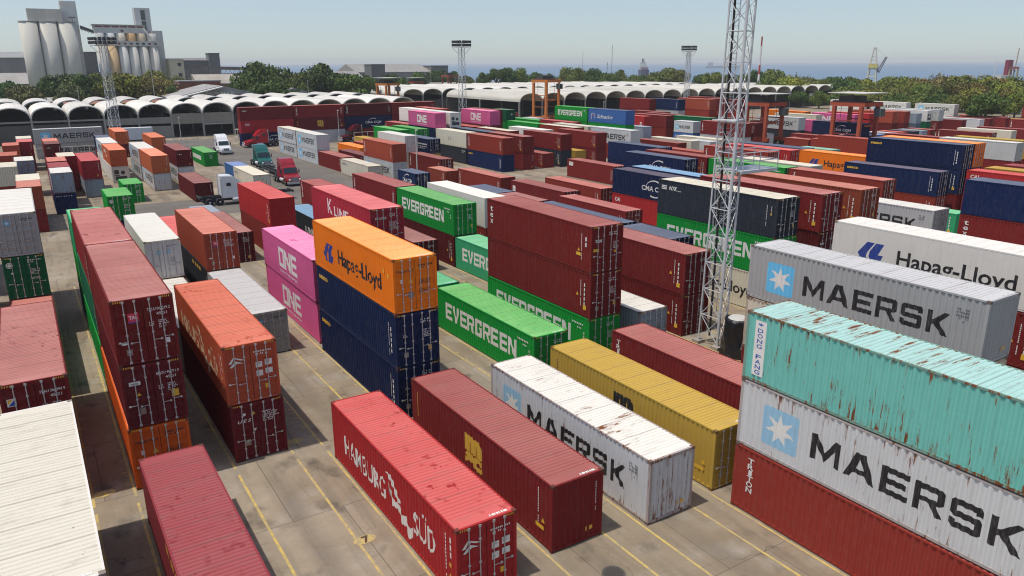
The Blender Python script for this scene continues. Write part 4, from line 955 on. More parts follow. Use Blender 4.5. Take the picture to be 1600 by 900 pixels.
# ------------------------------------------------------------------ silos and far buildings
GREY = (.62, .60, .54)
t = thing('grain_silo', 'tall grey concrete silo block of three fat cylinders with stair tower', 'silo', (0, 0, 0))
for cx in (10.6, 18.35, 26.1):
    put('silo_cylinder', smooth(MB().lathe([(3.9, 0), (3.9, 37.2)], cx, 434, 28).mesh('silo_cylinder')), 'mineral', t, GREY); put('silo_cap', MB().lathe([(4.02, 37.2), (4.02, 37.7)], cx, 434, 28).mesh('silo_cap'), 'mineral', t, (.36, .35, .33))
put('head_house', MB().box(10.7, 432, 37.7, 24.8, 440, 43.2).mesh('head_house'), 'mineral', t, (.66, .62, .55))
put('stair_tower', MB().box(24.9, 440, 0, 31.8, 447, 47.5).mesh('stair_tower'), 'mineral', t, (.70, .70, .67))
m = MB()
for k in range(5): m.tube((24.95+k*1.7, 440.1, 47.5), (24.95+k*1.7, 440.1, 48.6), .06, 4)
m.tube((24.95, 440.1, 48.6), (31.75, 440.1, 48.6), .06, 4); put('railing', m.mesh('railing'), 'steel', t, (.4, .4, .4))
put('canopy', MB().box(27.2, 430.3, 39.6, 30.2, 436, 39.9).mesh('canopy'), 'mineral', t, (.25, .25, .25))
m = MB(); m.tube((28.7, 431, 37.7), (28.7, 431, 39.6), .12, 5); put('canopy_post', m.mesh('canopy_post'), 'steel', t, (.2, .2, .2))
t = thing('grain_silo', 'cream and white silo row with banded gallery and windowed stair tower', 'silo', (0, 0, 0))
for k in range(6):
    c = [(.58, .56, .51), (.55, .39, .22), (.62, .61, .57), (.64, .62, .56), (.62, .60, .54), (.64, .60, .53)][k]; cx = 39.6+k*4.6
    put('silo_cylinder', smooth(MB().lathe([(2.32, 0), (2.32, 26.9)], cx, 432.4, 24).mesh('silo_cylinder')), 'mineral', t, c)
for k in range(6):
    c = [(.58, .58, .57), (.62, .62, .6), (.62, .57, .47), (.58, .37, .18), (.52, .44, .33), (.6, .58, .54)][k]; cx = 39.6+k*4.6
    put('silo_cylinder', smooth(MB().lathe([(2.32, 27.2), (2.32, 33.0)], cx, 434.9, 24).mesh('silo_cylinder')), 'mineral', t, c)
g = put('gallery', MB().box(45.0, 430.0, 26.9, 65.8, 437.3, 29.3).mesh('gallery'), 'mineral', t, (.60, .59, .56))
for k, c in ((0, (.25, .07, .06)), (1, (.25, .07, .06)), (2, (.25, .07, .06)), (3, (.05, .05, .05)), (4, (.05, .05, .05)), (5, (.25, .06, .06)), (6, (.06, .06, .06))):
    x = 46.5+k*2.75; put('window', MB().box(x, 429.9, 27.6, x+1.1, 429.99, 28.5).mesh('window'), 'plain', g, c)
hh_ = put('head_house', MB().box(37.4, 433.5, 33.0, 60.0, 440.5, 36.6).mesh('head_house'), 'mineral', t, (.62, .62, .60))
put('roof', MB().box(36.8, 433, 36.6, 60.4, 441, 37.0).mesh('roof'), 'mineral', hh_, (.40, .39, .37))
for k in range(6): x = 37.9+k*3.7; put('window', MB().box(x, 433.4, 35.7, x+3.1, 433.49, 36.3).mesh('window'), 'plain', hh_, (.22, .045, .04))
put('window', MB().box(49, 433.4, 33.7, 50.2, 433.49, 34.6).mesh('window'), 'plain', hh_, (.1, .05, .05))
tw = put('stair_tower', MB().box(57.2, 441, 0, 64.4, 448, 45.5).mesh('stair_tower'), 'mineral', t, (.62, .62, .61))
for k in range(2): put('window', MB().box(60.0, 440.9, 34.5+k*5.2, 62.0, 440.99, 39.2+k*5.2).mesh('window'), 'glass', tw)
put('end_block', MB().box(63.6, 438, 0, 68.6, 449, 34.6).mesh('end_block'), 'mineral', t, (.62, .62, .6))
m = MB(); m.tube((58.9, 431.0, 35.5), (62.6, 429.6, 29.2), .6, 4); put('chute', m.mesh('chute'), 'mineral', t, (.55, .54, .50))
t = thing('conveyor_bridge', 'dark inclined conveyor bridge between the two silo blocks', 'conveyor', (0, 0, 0))
m = MB(); m.prism([(31.9, 34.8), (38.3, 32.6), (38.3, 33.9), (31.9, 36.4)], 435.5, 438); put('gallery', m.mesh('gallery'), 'sheet_roof', t, (.10, .10, .10))
m = MB()
for k in range(6): a = 31.9+k*1.28; z_ = 34.8-k*.44; m.tube((a, 435.4, z_), (a+.64, 435.4, z_-.9), .08, 4); m.tube((a+.64, 435.4, z_-.9), (a+1.28, 435.4, z_-.44), .08, 4)
put('truss', m.mesh('truss'), 'steel', t, (.2, .2, .2))
def shed(name, label, x0, y0, x1, y1, h, ridge, wall, roof, axis='x', cat='building', windows=(), wc=(.05, .06, .07)):
    t = thing(name, label, cat, ((x0+x1)/2, (y0+y1)/2, 0)); cx, cy = (x0+x1)/2, (y0+y1)/2; w, d = (x1-x0)/2, (y1-y0)/2
    wl = put('wall', MB().box(-w, -d, 0, w, d, h).mesh('wall'), 'mineral', t, wall)
    e = .4
    if ridge > 0:
        pr = [(-1, h+.01), (1, h+.01), (0, h+ridge)]
        m = MB()
        if axis == 'x': m.prism([(a*(d+e), z) for a, z in pr], -w-e, w+e, 'x')
        else: m.prism([(a*(w+e), z) for a, z in pr], -d-e, d+e, 'y')
        put('roof', m.mesh('roof'), 'sheet_roof', t, roof)
    else: put('roof', MB().box(-w-.2, -d-.2, h+.005, w+.2, d+.2, h+.5).mesh('roof'), 'sheet_roof', t, roof)
    for wx, wz, ww, wh in windows: put('window', MB().box(wx-cx, -d-.06, wz, wx-cx+ww, -d-.005, wz+wh).mesh('window'), 'plain', wl, wc)
    return t
shed('storage_hall', 'huge grey storage hall left of the fat grey silos', -60, 500, 14, 540, 22, 3.2, (.30, .285, .275), (.30, .30, .29))
shed('annex_building', 'low grey annex with sloped roof at the foot of the fat silos', -30, 440, 8, 462, 9.5, 5.0, (.30, .285, .27), (.34, .33, .31))
shed('loading_house', 'small grey weigh house between the two silo blocks', 31.8, 452, 38.5, 462, 24, 0, (.28, .29, .29), (.33, .33, .33))
shed('loading_house', 'low grey building under the conveyor between the silo blocks', 32, 446, 40, 450, 14, 0, (.27, .265, .26), (.2, .2, .2))
shed('office_block', 'narrow pale yellow block with two windows right of the silos', 68.8, 430, 75.6, 440, 20.3, 0, (.62, .56, .41), (.45, .42, .35), windows=[(72.6, 17.3, 1.7, 1.7), (72.6, 12.2, 1.7, 1.7)])
shed('long_warehouse', 'long dark grey warehouse behind the pale yellow block', 75, 480, 99, 500, 20.4, 1.4, (.20, .195, .19), (.21, .205, .20))
shed('head_tower', 'dark grey head tower at the right end of the long dark warehouse', 98.0, 478, 104, 486, 24.0, 0, (.19, .19, .20), (.17, .17, .17))
t = thing('conveyor_bridge', 'long latticed conveyor gallery running right from the pale yellow block', 'conveyor', (0, 0, 0))
put('gallery', MB().prism([(76, 15.9), (128, 14.5), (128, 16.2), (76, 17.6)], 452, 455).mesh('gallery'), 'sheet_roof', t, (.17, .15, .14))
m = MB()
for k in range(22):
    a = 76+k*2.36; z0 = 13.2-k*.05; m.tube((a, 451.9, z0), (a+1.18, 451.9, 15.8-k*.06), .09, 4); m.tube((a+1.18, 451.9, 15.8-k*.06), (a+2.36, 451.9, z0), .09, 4)
m.box(76, 451.8, 12.9, 128, 454.5, 13.3); put('truss', m.mesh('truss'), 'steel', t, (.24, .20, .18))
for a in (82, 98, 114): put('leg', MB().box(a, 452, 0, a+.8, 453, 13).mesh('leg'), 'mineral', t, (.2, .2, .2))
t = thing('storage_dome', 'long beige barrel roofed store below the conveyor gallery', 'building', (0, 0, 0))
m = MB(); pr = [(418+13-13*cos(pi*q/12), 4+9.2*sin(pi*q/12)) for q in range(13)]; m.prism(pr, 78.5, 103, 'x'); put('roof', m.mesh('roof'), 'sheet_roof', t, (.40, .365, .31)); put('wall', MB().box(79, 418.5, 0, 102.5, 443, 4).mesh('wall'), 'mineral', t, (.33, .3, .26))
shed('brick_store', 'flat roofed red brick building in front of the beige barrel roof', 60.6, 360, 77.6, 372, 10.9, 0, (.30, .105, .065), (.30, .29, .28))
shed('brick_store', 'lower red brick building beside the big round tree', 77.7, 361, 88, 373, 9.6, 0, (.29, .10, .06), (.36, .33, .3))
shed('brick_store', 'small red brick annex left of the flat roofed brick building', 56.5, 360, 60.5, 370, 9.6, 0, (.28, .10, .065), (.3, .28, .27))
tl = shed('workshop_hall', 'wide workshop hall with grey roof and dark green lettered gable', 47.5, 300, 81.5, 330, 6.6, 4.0, (.012, .055, .04), (.36, .345, .33), 'y')
v, f = text('TALLER', -5.2, 7.6, .9, 4.2, .02); put('lettering', MB().add([(a, -15.45, b) for a, b in v], f).mesh('lettering', False), 'lettering_paint', tl, WHT)
v, f = ticks(0, 7.6, 9, .5, False, 5, .62, .9, .8); put('lettering', MB().add([(a-.4, -15.45, b) for a, b in v], f).mesh('lettering', False), 'lettering_paint', tl, WHT)
put('awning', MB().prism([(-17, 6.2), (0, 10.1), (0, 10.4), (-17, 6.5)], -19.5, -15.6).mesh('awning'), 'sheet_roof', tl, (.62, .61, .58))
shed('workshop_hall', 'second wide grey roofed hall right of the green gable', 82, 300, 101, 325, 6.4, 2.9, (.10, .11, .10), (.33, .32, .30), 'y')
shed('shed_row', 'low long shed with rusty roof below the left trees', 14, 300, 44, 308, 4.6, 1.5, (.10, .09, .085), (.30, .14, .10))
shed('shed_row', 'low pale roofed shed at far left below the grey annex', -20, 330, 15, 338, 5.2, 1.4, (.2, .19, .18), (.42, .41, .38))
t = thing('equipment_rack', 'long yellow steel rack behind the left shed roof', 'rack', (0, 0, 0)); m = MB()
for k in range(3): m.box(18, 290, 3.5+k*1.0, 41, 291, 3.8+k*1.0)
for k in range(7): m.box(18+k*3.8, 290.1, 0, 18.3+k*3.8, 290.9, 5.8)
put('frame', m.mesh('frame'), 'plain', t, (.55, .30, .03))
shed('storage_hall', 'large grey hall with stepped roofs behind the trees at centre', 204, 520, 262, 560, 12.5, 5.6, (.27, .26, .25), (.31, .30, .28))
shed('storage_hall', 'grey hall with light gable joined to the dark square tower', 168, 500, 200, 520, 9.5, 4.0, (.36, .35, .33), (.30, .29, .28))
shed('storage_hall', 'low grey hall extending left of the dark square tower', 128, 500, 167, 522, 9.5, 2.6, (.30, .29, .28), (.30, .29, .27))
shed('head_tower', 'dark square tower joining the grey halls behind the trees', 198.5, 480, 208, 492, 17.5, 0, (.15, .155, .155), (.18, .18, .18))
shed('head_tower', 'dark grey end tower at the right of the stepped hall', 262, 520, 276, 540, 16.4, 0, (.17, .17, .17), (.2, .2, .2))
shed('low_store', 'low grey store behind the farther arched warehouse', 190, 400, 260, 420, 5.0, 2.6, (.27, .25, .22), (.30, .28, .24))
shed('white_house', 'small white house glimpsed between trees near parked cars', 330, 236, 338, 244, 5.0, 1.2, (.65, .64, .62), (.60, .6, .58))
# ------------------------------------------------------------------ trees
def crown_mesh(seed, nl, flat=1., lobes=9, leaf=.075, sparse=0.):
    rr = random.Random(seed); L = [(0, 0, .1, .62)]
    for k in range(lobes):
        a = 2*pi*k/lobes+rr.uniform(-.4, .4); r = rr.uniform(.42, .68); L.append((r*cos(a), r*sin(a), rr.uniform(-.25, .45)*flat, rr.uniform(.30, .46)))
    for k in range(4): a = rr.uniform(0, 6.28); L.append((.25*cos(a), .25*sin(a), rr.uniform(.35, .6)*flat, rr.uniform(.28, .4)))
    V, Fc = [], []
    for k in range(nl):
        cx, cy, cz, r = L[rr.randrange(len(L))]
        while True:
            d = Vector((rr.gauss(0, 1), rr.gauss(0, 1), rr.gauss(0, 1)))
            if d.length > .1: break
        d.normalize(); q = r*(rr.uniform(.72, 1.06) if rr.random() > .2+sparse else rr.uniform(.2, 1.25)); p = Vector((cx, cy, cz))+Vector((d.x*q, d.y*q, d.z*q*flat*.9))
        nrm = (d+Vector((rr.gauss(0, .6), rr.gauss(0, .6), rr.gauss(0, .6)))).normalized(); x = nrm.orthogonal().normalized(); y = nrm.cross(x); a = rr.uniform(0, 6.28); x, y = x*cos(a)+y*sin(a), y*cos(a)-x*sin(a)
        s = leaf*rr.uniform(.55, 1.35); o = len(V)
        V += [p+x*s, p+y*s*.6, p-x*s*.9, p-y*s*.55]; Fc.append((o, o+1, o+2, o+3))
    me = bpy.data.meshes.new('crown'); me.from_pydata(V, [], Fc); return me
def trunk_mesh(seed, bare=False):
    rr = random.Random(seed); m = MB(); m.tube((0, 0, -1.9), (0, 0, -.6), .085, 7, .06)
    for k in range(7 if not bare else 13):
        a = 2*pi*k/7+rr.uniform(-.3, .3); e = Vector((.62*cos(a)*rr.uniform(.5, 1.1), .62*sin(a)*rr.uniform(.5, 1.1), rr.uniform(.05, .65))); s = Vector((0, 0, -.75+rr.uniform(0, .25))); mid = s.lerp(e, .5)+Vector((0, 0, .08)); m.tube(s, mid, .042, 5, .026); m.tube(mid, e, .026, 5, .008)
        for q in range(3): t2 = mid.lerp(e, rr.uniform(.2, .9)); m.tube(t2, t2+Vector((rr.uniform(-.3, .3), rr.uniform(-.3, .3), rr.uniform(.1, .35))), .013, 4, .004)
    return m.mesh('trunk')
CROWNS = [crown_mesh(k, 3600, .8 if k % 2 else .62, 9+k, .062) for k in range(4)]+[crown_mesh(9, 1500, .75, 9, .05, .35), crown_mesh(11, 5200, .5, 13, .05)]
TRUNKS = [trunk_mesh(k) for k in range(2)]+[trunk_mesh(5, True)]
GR = {'d': (.066, .118, .034), 'm': (.125, .16, .042), 'l': (.21, .235, .05), 'o': (.20, .175, .07), 'g': (.13, .15, .07)}
GN = {'d': 'dark green', 'm': 'mid green', 'l': 'light yellowish green', 'o': 'dry olive brown', 'g': 'dusty grey green'}
TREES = []
def tree(px, top, hw, D, k, kind=None):
    d = ray(px, top); d = d/hypot(d.x, d.y); z_top = CAM_H+d.z*D; x, y = d.x*D, d.y*D; R = hw/F_PX*D*1.08*cos(radians(abs(px-800)/40))
    rr = random.Random(px*7+top); i = kind if kind is not None else rr.randrange(4); fl = {0: .62, 1: .8, 2: .62, 3: .8, 4: .75, 5: .5}[i]
    kz = min(1.6, max(1., z_top/(R*fl*1.75))); cz = max(z_top-R*fl*.86*kz, R*.5)   # tall trees carry foliage lower down
    t = thing('broadleaf_tree', '', 'tree', (x, y, 0), rr.uniform(0, 6.28), 'trees around the port yard')
    c = put('crown', CROWNS[i], 'leaves', t, tuple(v*rr.uniform(.88, 1.12) for v in GR[k])); c.location = (0, 0, cz); c.scale = (R, R, R*kz)
    b = put('trunk', TRUNKS[2 if i == 4 else rr.randrange(2)], 'bark', t, (.13, .10, .075)); b.location = (0, 0, cz); s = cz/1.9; b.scale = (R, R, min(s, R*1.2) if cz > R else s)
    b.scale.z = s
    TREES.append((t, px, top, GN[k], i, D))
for a in ((12, 127, 20, 350, 'd'), (37, 131, 22, 330, 'g'), (68, 126, 16, 345, 'd'), (95, 113, 30, 350, 'd'), (128, 117, 26, 345, 'd'), (104, 128, 22, 320, 'g'), (152, 116, 20, 345, 'm'), (187, 113, 34, 335, 'm'), (212, 122, 22, 340, 'd'), (238, 111, 26, 330, 'o', 4), (240, 112, 24, 338, 'm'), (262, 131, 12, 330, 'd'), (276, 118, 10, 400, 'g'),
 (407, 99, 44, 335, 'd', 5), (446, 111, 30, 345, 'm'), (424, 124, 34, 315, 'd'), (376, 126, 20, 330, 'd'), (497, 101, 34, 335, 'd'), (468, 115, 22, 325, 'm'), (524, 112, 20, 335, 'd'), (550, 115, 30, 330, 'd'), (575, 118, 16, 330, 'd'), (612, 115, 17, 410, 'd'), (628, 122, 14, 400, 'd'), (655, 112, 18, 430, 'd'), (688, 108, 18, 520, 'd'), (707, 112, 16, 520, 'd'), (728, 118, 12, 430, 'm'), (755, 114, 13, 440, 'd'), (775, 106, 14, 425, 'd'), (792, 105, 16, 430, 'd'), (812, 107, 15, 435, 'm'), (838, 113, 18, 430, 'd'), (860, 116, 15, 425, 'd'), (887, 106, 17, 440, 'm'), (906, 107, 18, 446, 'm'), (928, 108, 18, 436, 'd'), (950, 113, 18, 432, 'd'), (968, 110, 15, 445, 'm'), (990, 118, 17, 430, 'm'), (1006, 117, 16, 440, 'd'), (1028, 110, 20, 436, 'm'), (1046, 107, 20, 445, 'm'), (1064, 110, 17, 440, 'm'), (1092, 116, 15, 430, 'd'), (1115, 111, 18, 425, 'm'), (1135, 116, 15, 430, 'd'), (1160, 114, 18, 425, 'd'), (1183, 110, 14, 420, 'd'), (1207, 107, 19, 425, 'm'),
 (1246, 114, 28, 385, 'o', 4), (1228, 119, 24, 365, 'l'), (1262, 117, 20, 395, 'g', 4), (1262, 120, 22, 400, 'm'), (1292, 129, 14, 400, 'm'), (1318, 124, 22, 370, 'd'), (1340, 131, 18, 360, 'm'), (1368, 131, 24, 350, 'm'), (1393, 117, 24, 385, 'l', 4), (1392, 121, 24, 390, 'm'), (1422, 127, 24, 345, 'l'), (1446, 130, 24, 340, 'm'), (1468, 112, 28, 355, 'o', 4), (1472, 123, 28, 350, 'o'), (1500, 121, 26, 340, 'm'), (1524, 127, 24, 330, 'o'), (1552, 125, 24, 340, 'm'), (1576, 127, 22, 330, 'l'), (1600, 124, 24, 335, 'm'), (1546, 143, 27, 262, 'd'), (1592, 141, 18, 285, 'm'), (1500, 146, 20, 300, 'm'), (1470, 148, 20, 305, 'd'), (1438, 146, 22, 310, 'm'), (1405, 146, 20, 315, 'd'), (1372, 147, 20, 318, 'm'), (1340, 146, 18, 325, 'm'), (1310, 143, 16, 330, 'd'), (1282, 143, 14, 340, 'm'), (1250, 142, 16, 345, 'd'), (1222, 140, 14, 350, 'd'), (1524, 148, 16, 300, 'd'), (1574, 150, 16, 290, 'd'), (1615, 135, 20, 310, 'm'), (1205, 118, 20, 370, 'm'), (1245, 124, 22, 360, 'l'), (1284, 122, 20, 385, 'm'), (1306, 118, 18, 420, 'd'), (1330, 120, 20, 400, 'm'), (1352, 124, 20, 380, 'l'), (1412, 119, 22, 375, 'm'), (1436, 121, 22, 370, 'o'), (1490, 116, 22, 365, 'l'), (1512, 119, 22, 360, 'm'), (1538, 120, 22, 355, 'l'), (1562, 121, 22, 350, 'o'), (1588, 121, 22, 350, 'm'), (1458, 136, 22, 320, 'm'), (1520, 137, 22, 310, 'l'), (1576, 138, 22, 300, 'o'), (1400, 135, 22, 330, 'm'), (1360, 138, 20, 330, 'l'), (1322, 136, 20, 345, 'm')): tree(*a)
# ------------------------------------------------------------------ light masts, poles, fences
def lattice_mast(name, label, px, top, base_xy, wid, wtop, lamps, refw=None):
    x, y = base_xy; d = ray(px, top); k = hypot(x, y)/hypot(d.x, d.y); h = CAM_H+d.z*k
    t = thing(name, label, 'light mast', (x, y, 0), radians(18)); z1 = h-1.8; m = MB(); n = max(6, int(z1/1.9))
    cr = [(-1, -1), (1, -1), (1, 1), (-1, 1)]
    def pt(c, z): w = (wid+(wtop-wid)*z/z1)/2; return Vector((c[0]*w, c[1]*w, z))
    for c in cr: m.tube(pt(c, 0), pt(c, z1), .07, 5)
    put('leg_frame', m.mesh('leg_frame'), 'steel', t, (.50, .52, .54)); m = MB()
    for i in range(n):
        z0, z2 = z1*i/n, z1*(i+1)/n
        for a in range(4):
            m.tube(pt(cr[a], z0), pt(cr[(a+1) % 4], z2), .035, 4); m.tube(pt(cr[(a+1) % 4], z0), pt(cr[a], z2), .035, 4); m.tube(pt(cr[a], z2), pt(cr[(a+1) % 4], z2), .035, 4)
    put('bracing', m.mesh('bracing'), 'steel', t, (.52, .54, .56))
    R = wtop*1.55; m = MB(); m.box(-R, -R, z1, R, R, z1+.08)
    for a in range(4): p, q = cr[a], cr[(a+1) % 4]; m.tube((p[0]*R, p[1]*R, z1+1.0), (q[0]*R, q[1]*R, z1+1.0), .04, 4); m.tube((p[0]*R, p[1]*R, z1), (p[0]*R, p[1]*R, z1+1.8), .05, 4); m.tube((p[0]*wtop/2, p[1]*wtop/2, z1-1.6), (p[0]*R, p[1]*R, z1), .05, 4)
    put('platform', m.mesh('platform'), 'steel', t, (.36, .38, .40))
    lm = MB().prism([(-.1, -.3), (.26, -.36), (.34, .30), (-.1, .24)], -.32, .32).mesh('floodlight')
    for row in range(2):
        for a in range(4):
            for q in range(lamps):
                f = (q+.5)/lamps*2-1; ang = a*pi/2; lx, ly = (R+.15), f*R
                o = put('floodlight', lm, 'plain', t, (.05, .055, .06), (lx*cos(ang)-ly*sin(ang), lx*sin(ang)+ly*cos(ang), z1+.75+row*.85), ang)
    return t
lattice_mast('light_mast', 'lattice floodlight mast in front of the fat grey silos', 159, 59, (19.2, 207), 2.0, 1.3, 4)
lattice_mast('light_mast', 'lattice floodlight mast above the magenta pink containers', 718, 64, (104.6, 189), 1.7, 1.1, 4)
lattice_mast('light_mast', 'farther lattice floodlight mast beside the tall near tower', 1081, 72, (197.6, 196), 1.7, 1.1, 4)
def pole(label, x, y, h, r=.09, name='lamp_pole', cat='lamp post', col=(.55, .55, .53), lamp=True):
    t = thing(name, label, cat, (x, y, 0)); m = MB().tube((0, 0, 0), (0, 0, h), r, 7, r*.6); put('pole', m.mesh('pole'), 'steel', t, col)
    if lamp: put('lamp_head', MB().box(-.1, -.55, h-.05, .14, .12, h+.10).mesh('lamp_head'), 'plain', t, (.6, .6, .58))
    return t
pole('slim pale lamp post in front of the maroon broadside row', 63.5, 175.5, 7.6); pole('slim pale lamp post in front of the grey arched warehouse door', 30.4, 187, 6.6)
pole('pale lamp post beside the brick red container on light grey', 52.9, 111.2, 7.9, .11); pole('thin grey post standing by the big round tree', 94, 290, 12, .1); pole('thin lamp post before the arched shed left of centre', 18, 296, 11, .1); pole('thin lamp post rising beside the olive tree', 44, 316, 19, .12); pole('small lamp post above the green gable', 57.8, 292, 11, .1)
pole('short white lamp post at the dark open warehouse front', 168, 205, 5.5); pole('tall thin lamp post right of the far carrier', 196, 390, 14.5, .12)
def antenna(label, px, py, D, sections, r=.35, name='antenna_mast'):
    d = ray(px, py); d = d/hypot(d.x, d.y); h = CAM_H+d.z*D; t = thing(name, label, 'antenna', (d.x*D, d.y*D, 0)); n = len(sections)
    for k, c in enumerate(sections): put('mast_section', MB().tube((0, 0, h*k/n), (0, 0, h*(k+1)/n-.01), r*(1-.4*k/n), 6, r*(1-.4*(k+1)/n)).mesh('mast_section'), 'plain', t, c)
    return t
antenna('thin grey aerial against the sea, left of the taller one', 911, 80, 520, [(.35, .36, .38)]*4, .22); antenna('taller thin grey aerial against the sea', 957, 70, 520, [(.35, .36, .38)]*4, .28); antenna('short cell antenna left of the taller aerial', 949, 97, 520, [(.4, .4, .4)]*3+[(.2, .2, .2)], .3)
_a = antenna('red and white banded mast right of the tall near tower', 1191, 57, 392, [(.62, .6, .58), (.62, .6, .58), (.62, .6, .58), (.35, .05, .04), (.62, .6, .58), (.62, .6, .58), (.35, .05, .04)], .62)
def rail_fence(label, pts, h, n, col=(.62, .60, .54), name='pipe_fence'):
    t = thing(name, label, 'fence', (0, 0, 0)); m = MB(); P = [Vector((a, b, 0)) for a, b in pts]
    for a, b in zip(P, P[1:]):
        L_ = (b-a).length; k = max(1, round(L_/n))
        for i in range(k+1): q = a.lerp(b, i/k); put('post', cached(('post', h), lambda: MB().tube((0, 0, 0), (0, 0, h), .07, 6).mesh('post')), 'steel', t, col, q)
        for z in (h*.5, h-.05): m.tube(a+Vector((0, 0, z)), b+Vector((0, 0, z)), .05, 5)
    put('rail', m.mesh('rail'), 'steel', t, col); return t
rail_fence('white pipe fence beside the grey block front of the left shed', [(26.3, 186), (33.6, 185.5)], 2.2, 2.6)
rail_fence('low white pipe fence behind the left container rows', [(-3.5, 176.9), (2.2, 176.9), (17.2, 176.9)], 2.4, 3.0)
rail_fence('white pipe fence in front of the maroon broadside row', [(67.5, 176.2), (88, 176.2)], 2.3, 3.4)
rail_fence('pale perimeter fence under the dark tree at right', [(262, 120), (292, 96), (318, 70)], 2.6, 3.5, (.5, .48, .45), 'perimeter_fence')
t = thing('cage_rack', 'white open steel cage standing behind the red truck', 'cage', (44.5, 184.5, 0), radians(0)); m = MB()
for x in (-2.4, -.8, .8, 2.4):
    for y in (-1.1, 1.1): m.tube((x, y, 0), (x, y, 3.6), .07, 4)
for z in (.3, 1.9, 3.6):
    for y in (-1.1, 1.1): m.tube((-2.4, y, z), (2.4, y, z), .07, 4)
    for x in (-2.4, 2.4): m.tube((x, -1.1, z), (x, 1.1, z), .07, 4)
put('frame', m.mesh('frame'), 'steel', t, (.62, .6, .52))
# ------------------------------------------------------------------ the near lattice tower
t = thing('lattice_tower', 'tall galvanised three legged lattice tower with ladder and railed platform', 'tower', (0, 0, 0)); ST = (.58, .60, .61); ZT = 30
A0, B0, C0 = Vector((36.2, 33.45, 0)), Vector((36.22, 31.8, 0)), Vector((37.78, 32.55, 0)); A1, B1, C1 = Vector((36.85, 33.2, ZT)), Vector((36.6, 31.75, ZT)), Vector((38.1, 32.45, ZT))
legs = [(A0, A1, .055), (B0, B1, .095), (C0, C1, .07)]
for a, b, r in legs: put('tower_leg', MB().tube(a, b, r, 10).mesh('tower_leg'), 'steel', t, ST)
for a, b, r in legs: put('base_plate', MB().box(a.x-.3, a.y-.3, 0, a.x+.3, a.y+.3, .22).mesh('base_plate'), 'mineral', t, (.33, .30, .26))
m = MB(); step = 1.78; k = 0; z = .25
while z+step < ZT:
    for i in range(3):
        (a, a2, _), (b, b2, _) = legs[i], legs[(i+1) % 3]
        p0, p1, q0, q1 = a.lerp(a2, z/ZT), a.lerp(a2, (z+step)/ZT), b.lerp(b2, z/ZT), b.lerp(b2, (z+step)/ZT)
        m.tube(p0, q1, .026, 5); m.tube(q0, p1, .026, 5); m.tube(p1, q1, .03, 5)
    z += step
put('bracing', m.mesh('bracing'), 'steel', t, ST)
m = MB(); L0 = Vector((37.45, 33.35, 1.5))
for s in (-.2, .2): m.tube(L0+Vector((s, 0, 0)), L0+Vector((s, 0, ZT-2)), .022, 5)
z = 1.6
while z < ZT-1: m.tube(L0+Vector((-.2, 0, z-1.5)), L0+Vector((.2, 0, z-1.5)), .014, 4); z += .32
put('ladder', m.mesh('ladder'), 'steel', t, ST); m = MB(); z = 3.
while z < ZT:
    pr = [L0+Vector((.38*cos(a), .1+.55*sin(a), z-1.5)) for a in (0, .6, 1.2, 1.9, 2.5, pi)]
    for a, b in zip(pr, pr[1:]): m.tube(a, b, .014, 4)
    z += .9
for a in (0, .8, 1.57, 2.4, pi): q = L0+Vector((.38*cos(a), .1+.55*sin(a), 0)); m.tube(q+Vector((0, 0, 1.5)), q+Vector((0, 0, ZT-2)), .012, 4)
put('ladder_cage', m.mesh('ladder_cage'), 'steel', t, ST)
m = MB(); m.tube((36.75, 33.0, .5), (36.8, 33.0, ZT), .075, 7); put('cable', m.mesh('cable'), 'rubber', t, (.03, .026, .024))
m = MB(); zp = 11.6; PX0, PX1, PY0, PY1 = 36.6, 39.9, 31.3, 33.2; m.box(PX0, PY0, zp, PX1, PY1, zp+.06); m.box(PX0, PY0-.01, zp-.12, PX1, PY0+.07, zp-.003); m.box(PX0, PY1-.07, zp-.12, PX1, PY1, zp-.003)
put('platform', m.mesh('platform'), 'steel', t, (.50, .53, .55)); m = MB()
for zz in (zp+.62, zp+1.15):
    for a, b in (((PX0, PY0), (PX1, PY0)), ((PX1, PY0), (PX1, PY1)), ((PX0, PY1), (PX1, PY1))): m.tube((*a, zz), (*b, zz), .03, 5)
for a in ((PX1, PY0), (PX1, PY1), (38.2, PY0), (38.2, PY1), (PX0+.1, PY0), (PX0+.1, PY1)): m.tube((*a, zp), (*a, zp+1.15), .03, 5)
put('railing', m.mesh('railing'), 'steel', t, ST)
m = MB(); m.prism([(36.15, 33.55), (36.1, 31.65), (37.95, 32.5)], 14.6, 14.68, 'z'); put('rest_plate', m.mesh('rest_plate'), 'steel', t, ST)
b = bmesh.new(); bmesh.ops.create_cone(b, cap_ends=True, segments=28, radius1=.92, radius2=.80, depth=2.45); bmesh.ops.subdivide_edges(b, edges=[e for e in b.edges if abs(e.verts[0].co.z-e.verts[1].co.z) > 1], cuts=12)
rr = random.Random(3)
for v in b.verts:
    a = atan2(v.co.y, v.co.x); q = 1+.06*sin(a*7+v.co.z*2.)+.05*sin(a*3-v.co.z*3.1)+rr.uniform(-.03, .03); v.co.x *= q; v.co.y *= q
    if v.co.z < -1.1: v.co.x *= 1.12; v.co.y *= 1.12
me = bpy.data.meshes.new('plastic_cover'); b.to_mesh(me); b.free()
t = thing('wrapped_tank', 'upright tank wrapped in shiny black plastic at the tower foot', 'tank', (36.55, 30.55, 1.225)); put('plastic_cover', smooth(me), 'plastic_wrap', t); put('tank_top', MB().lathe([(.2, 1.24), (.62, 1.235), (.5, 1.33), (.05, 1.36)], n=18).mesh('tank_top'), 'plain', t, (.5, .49, .46))
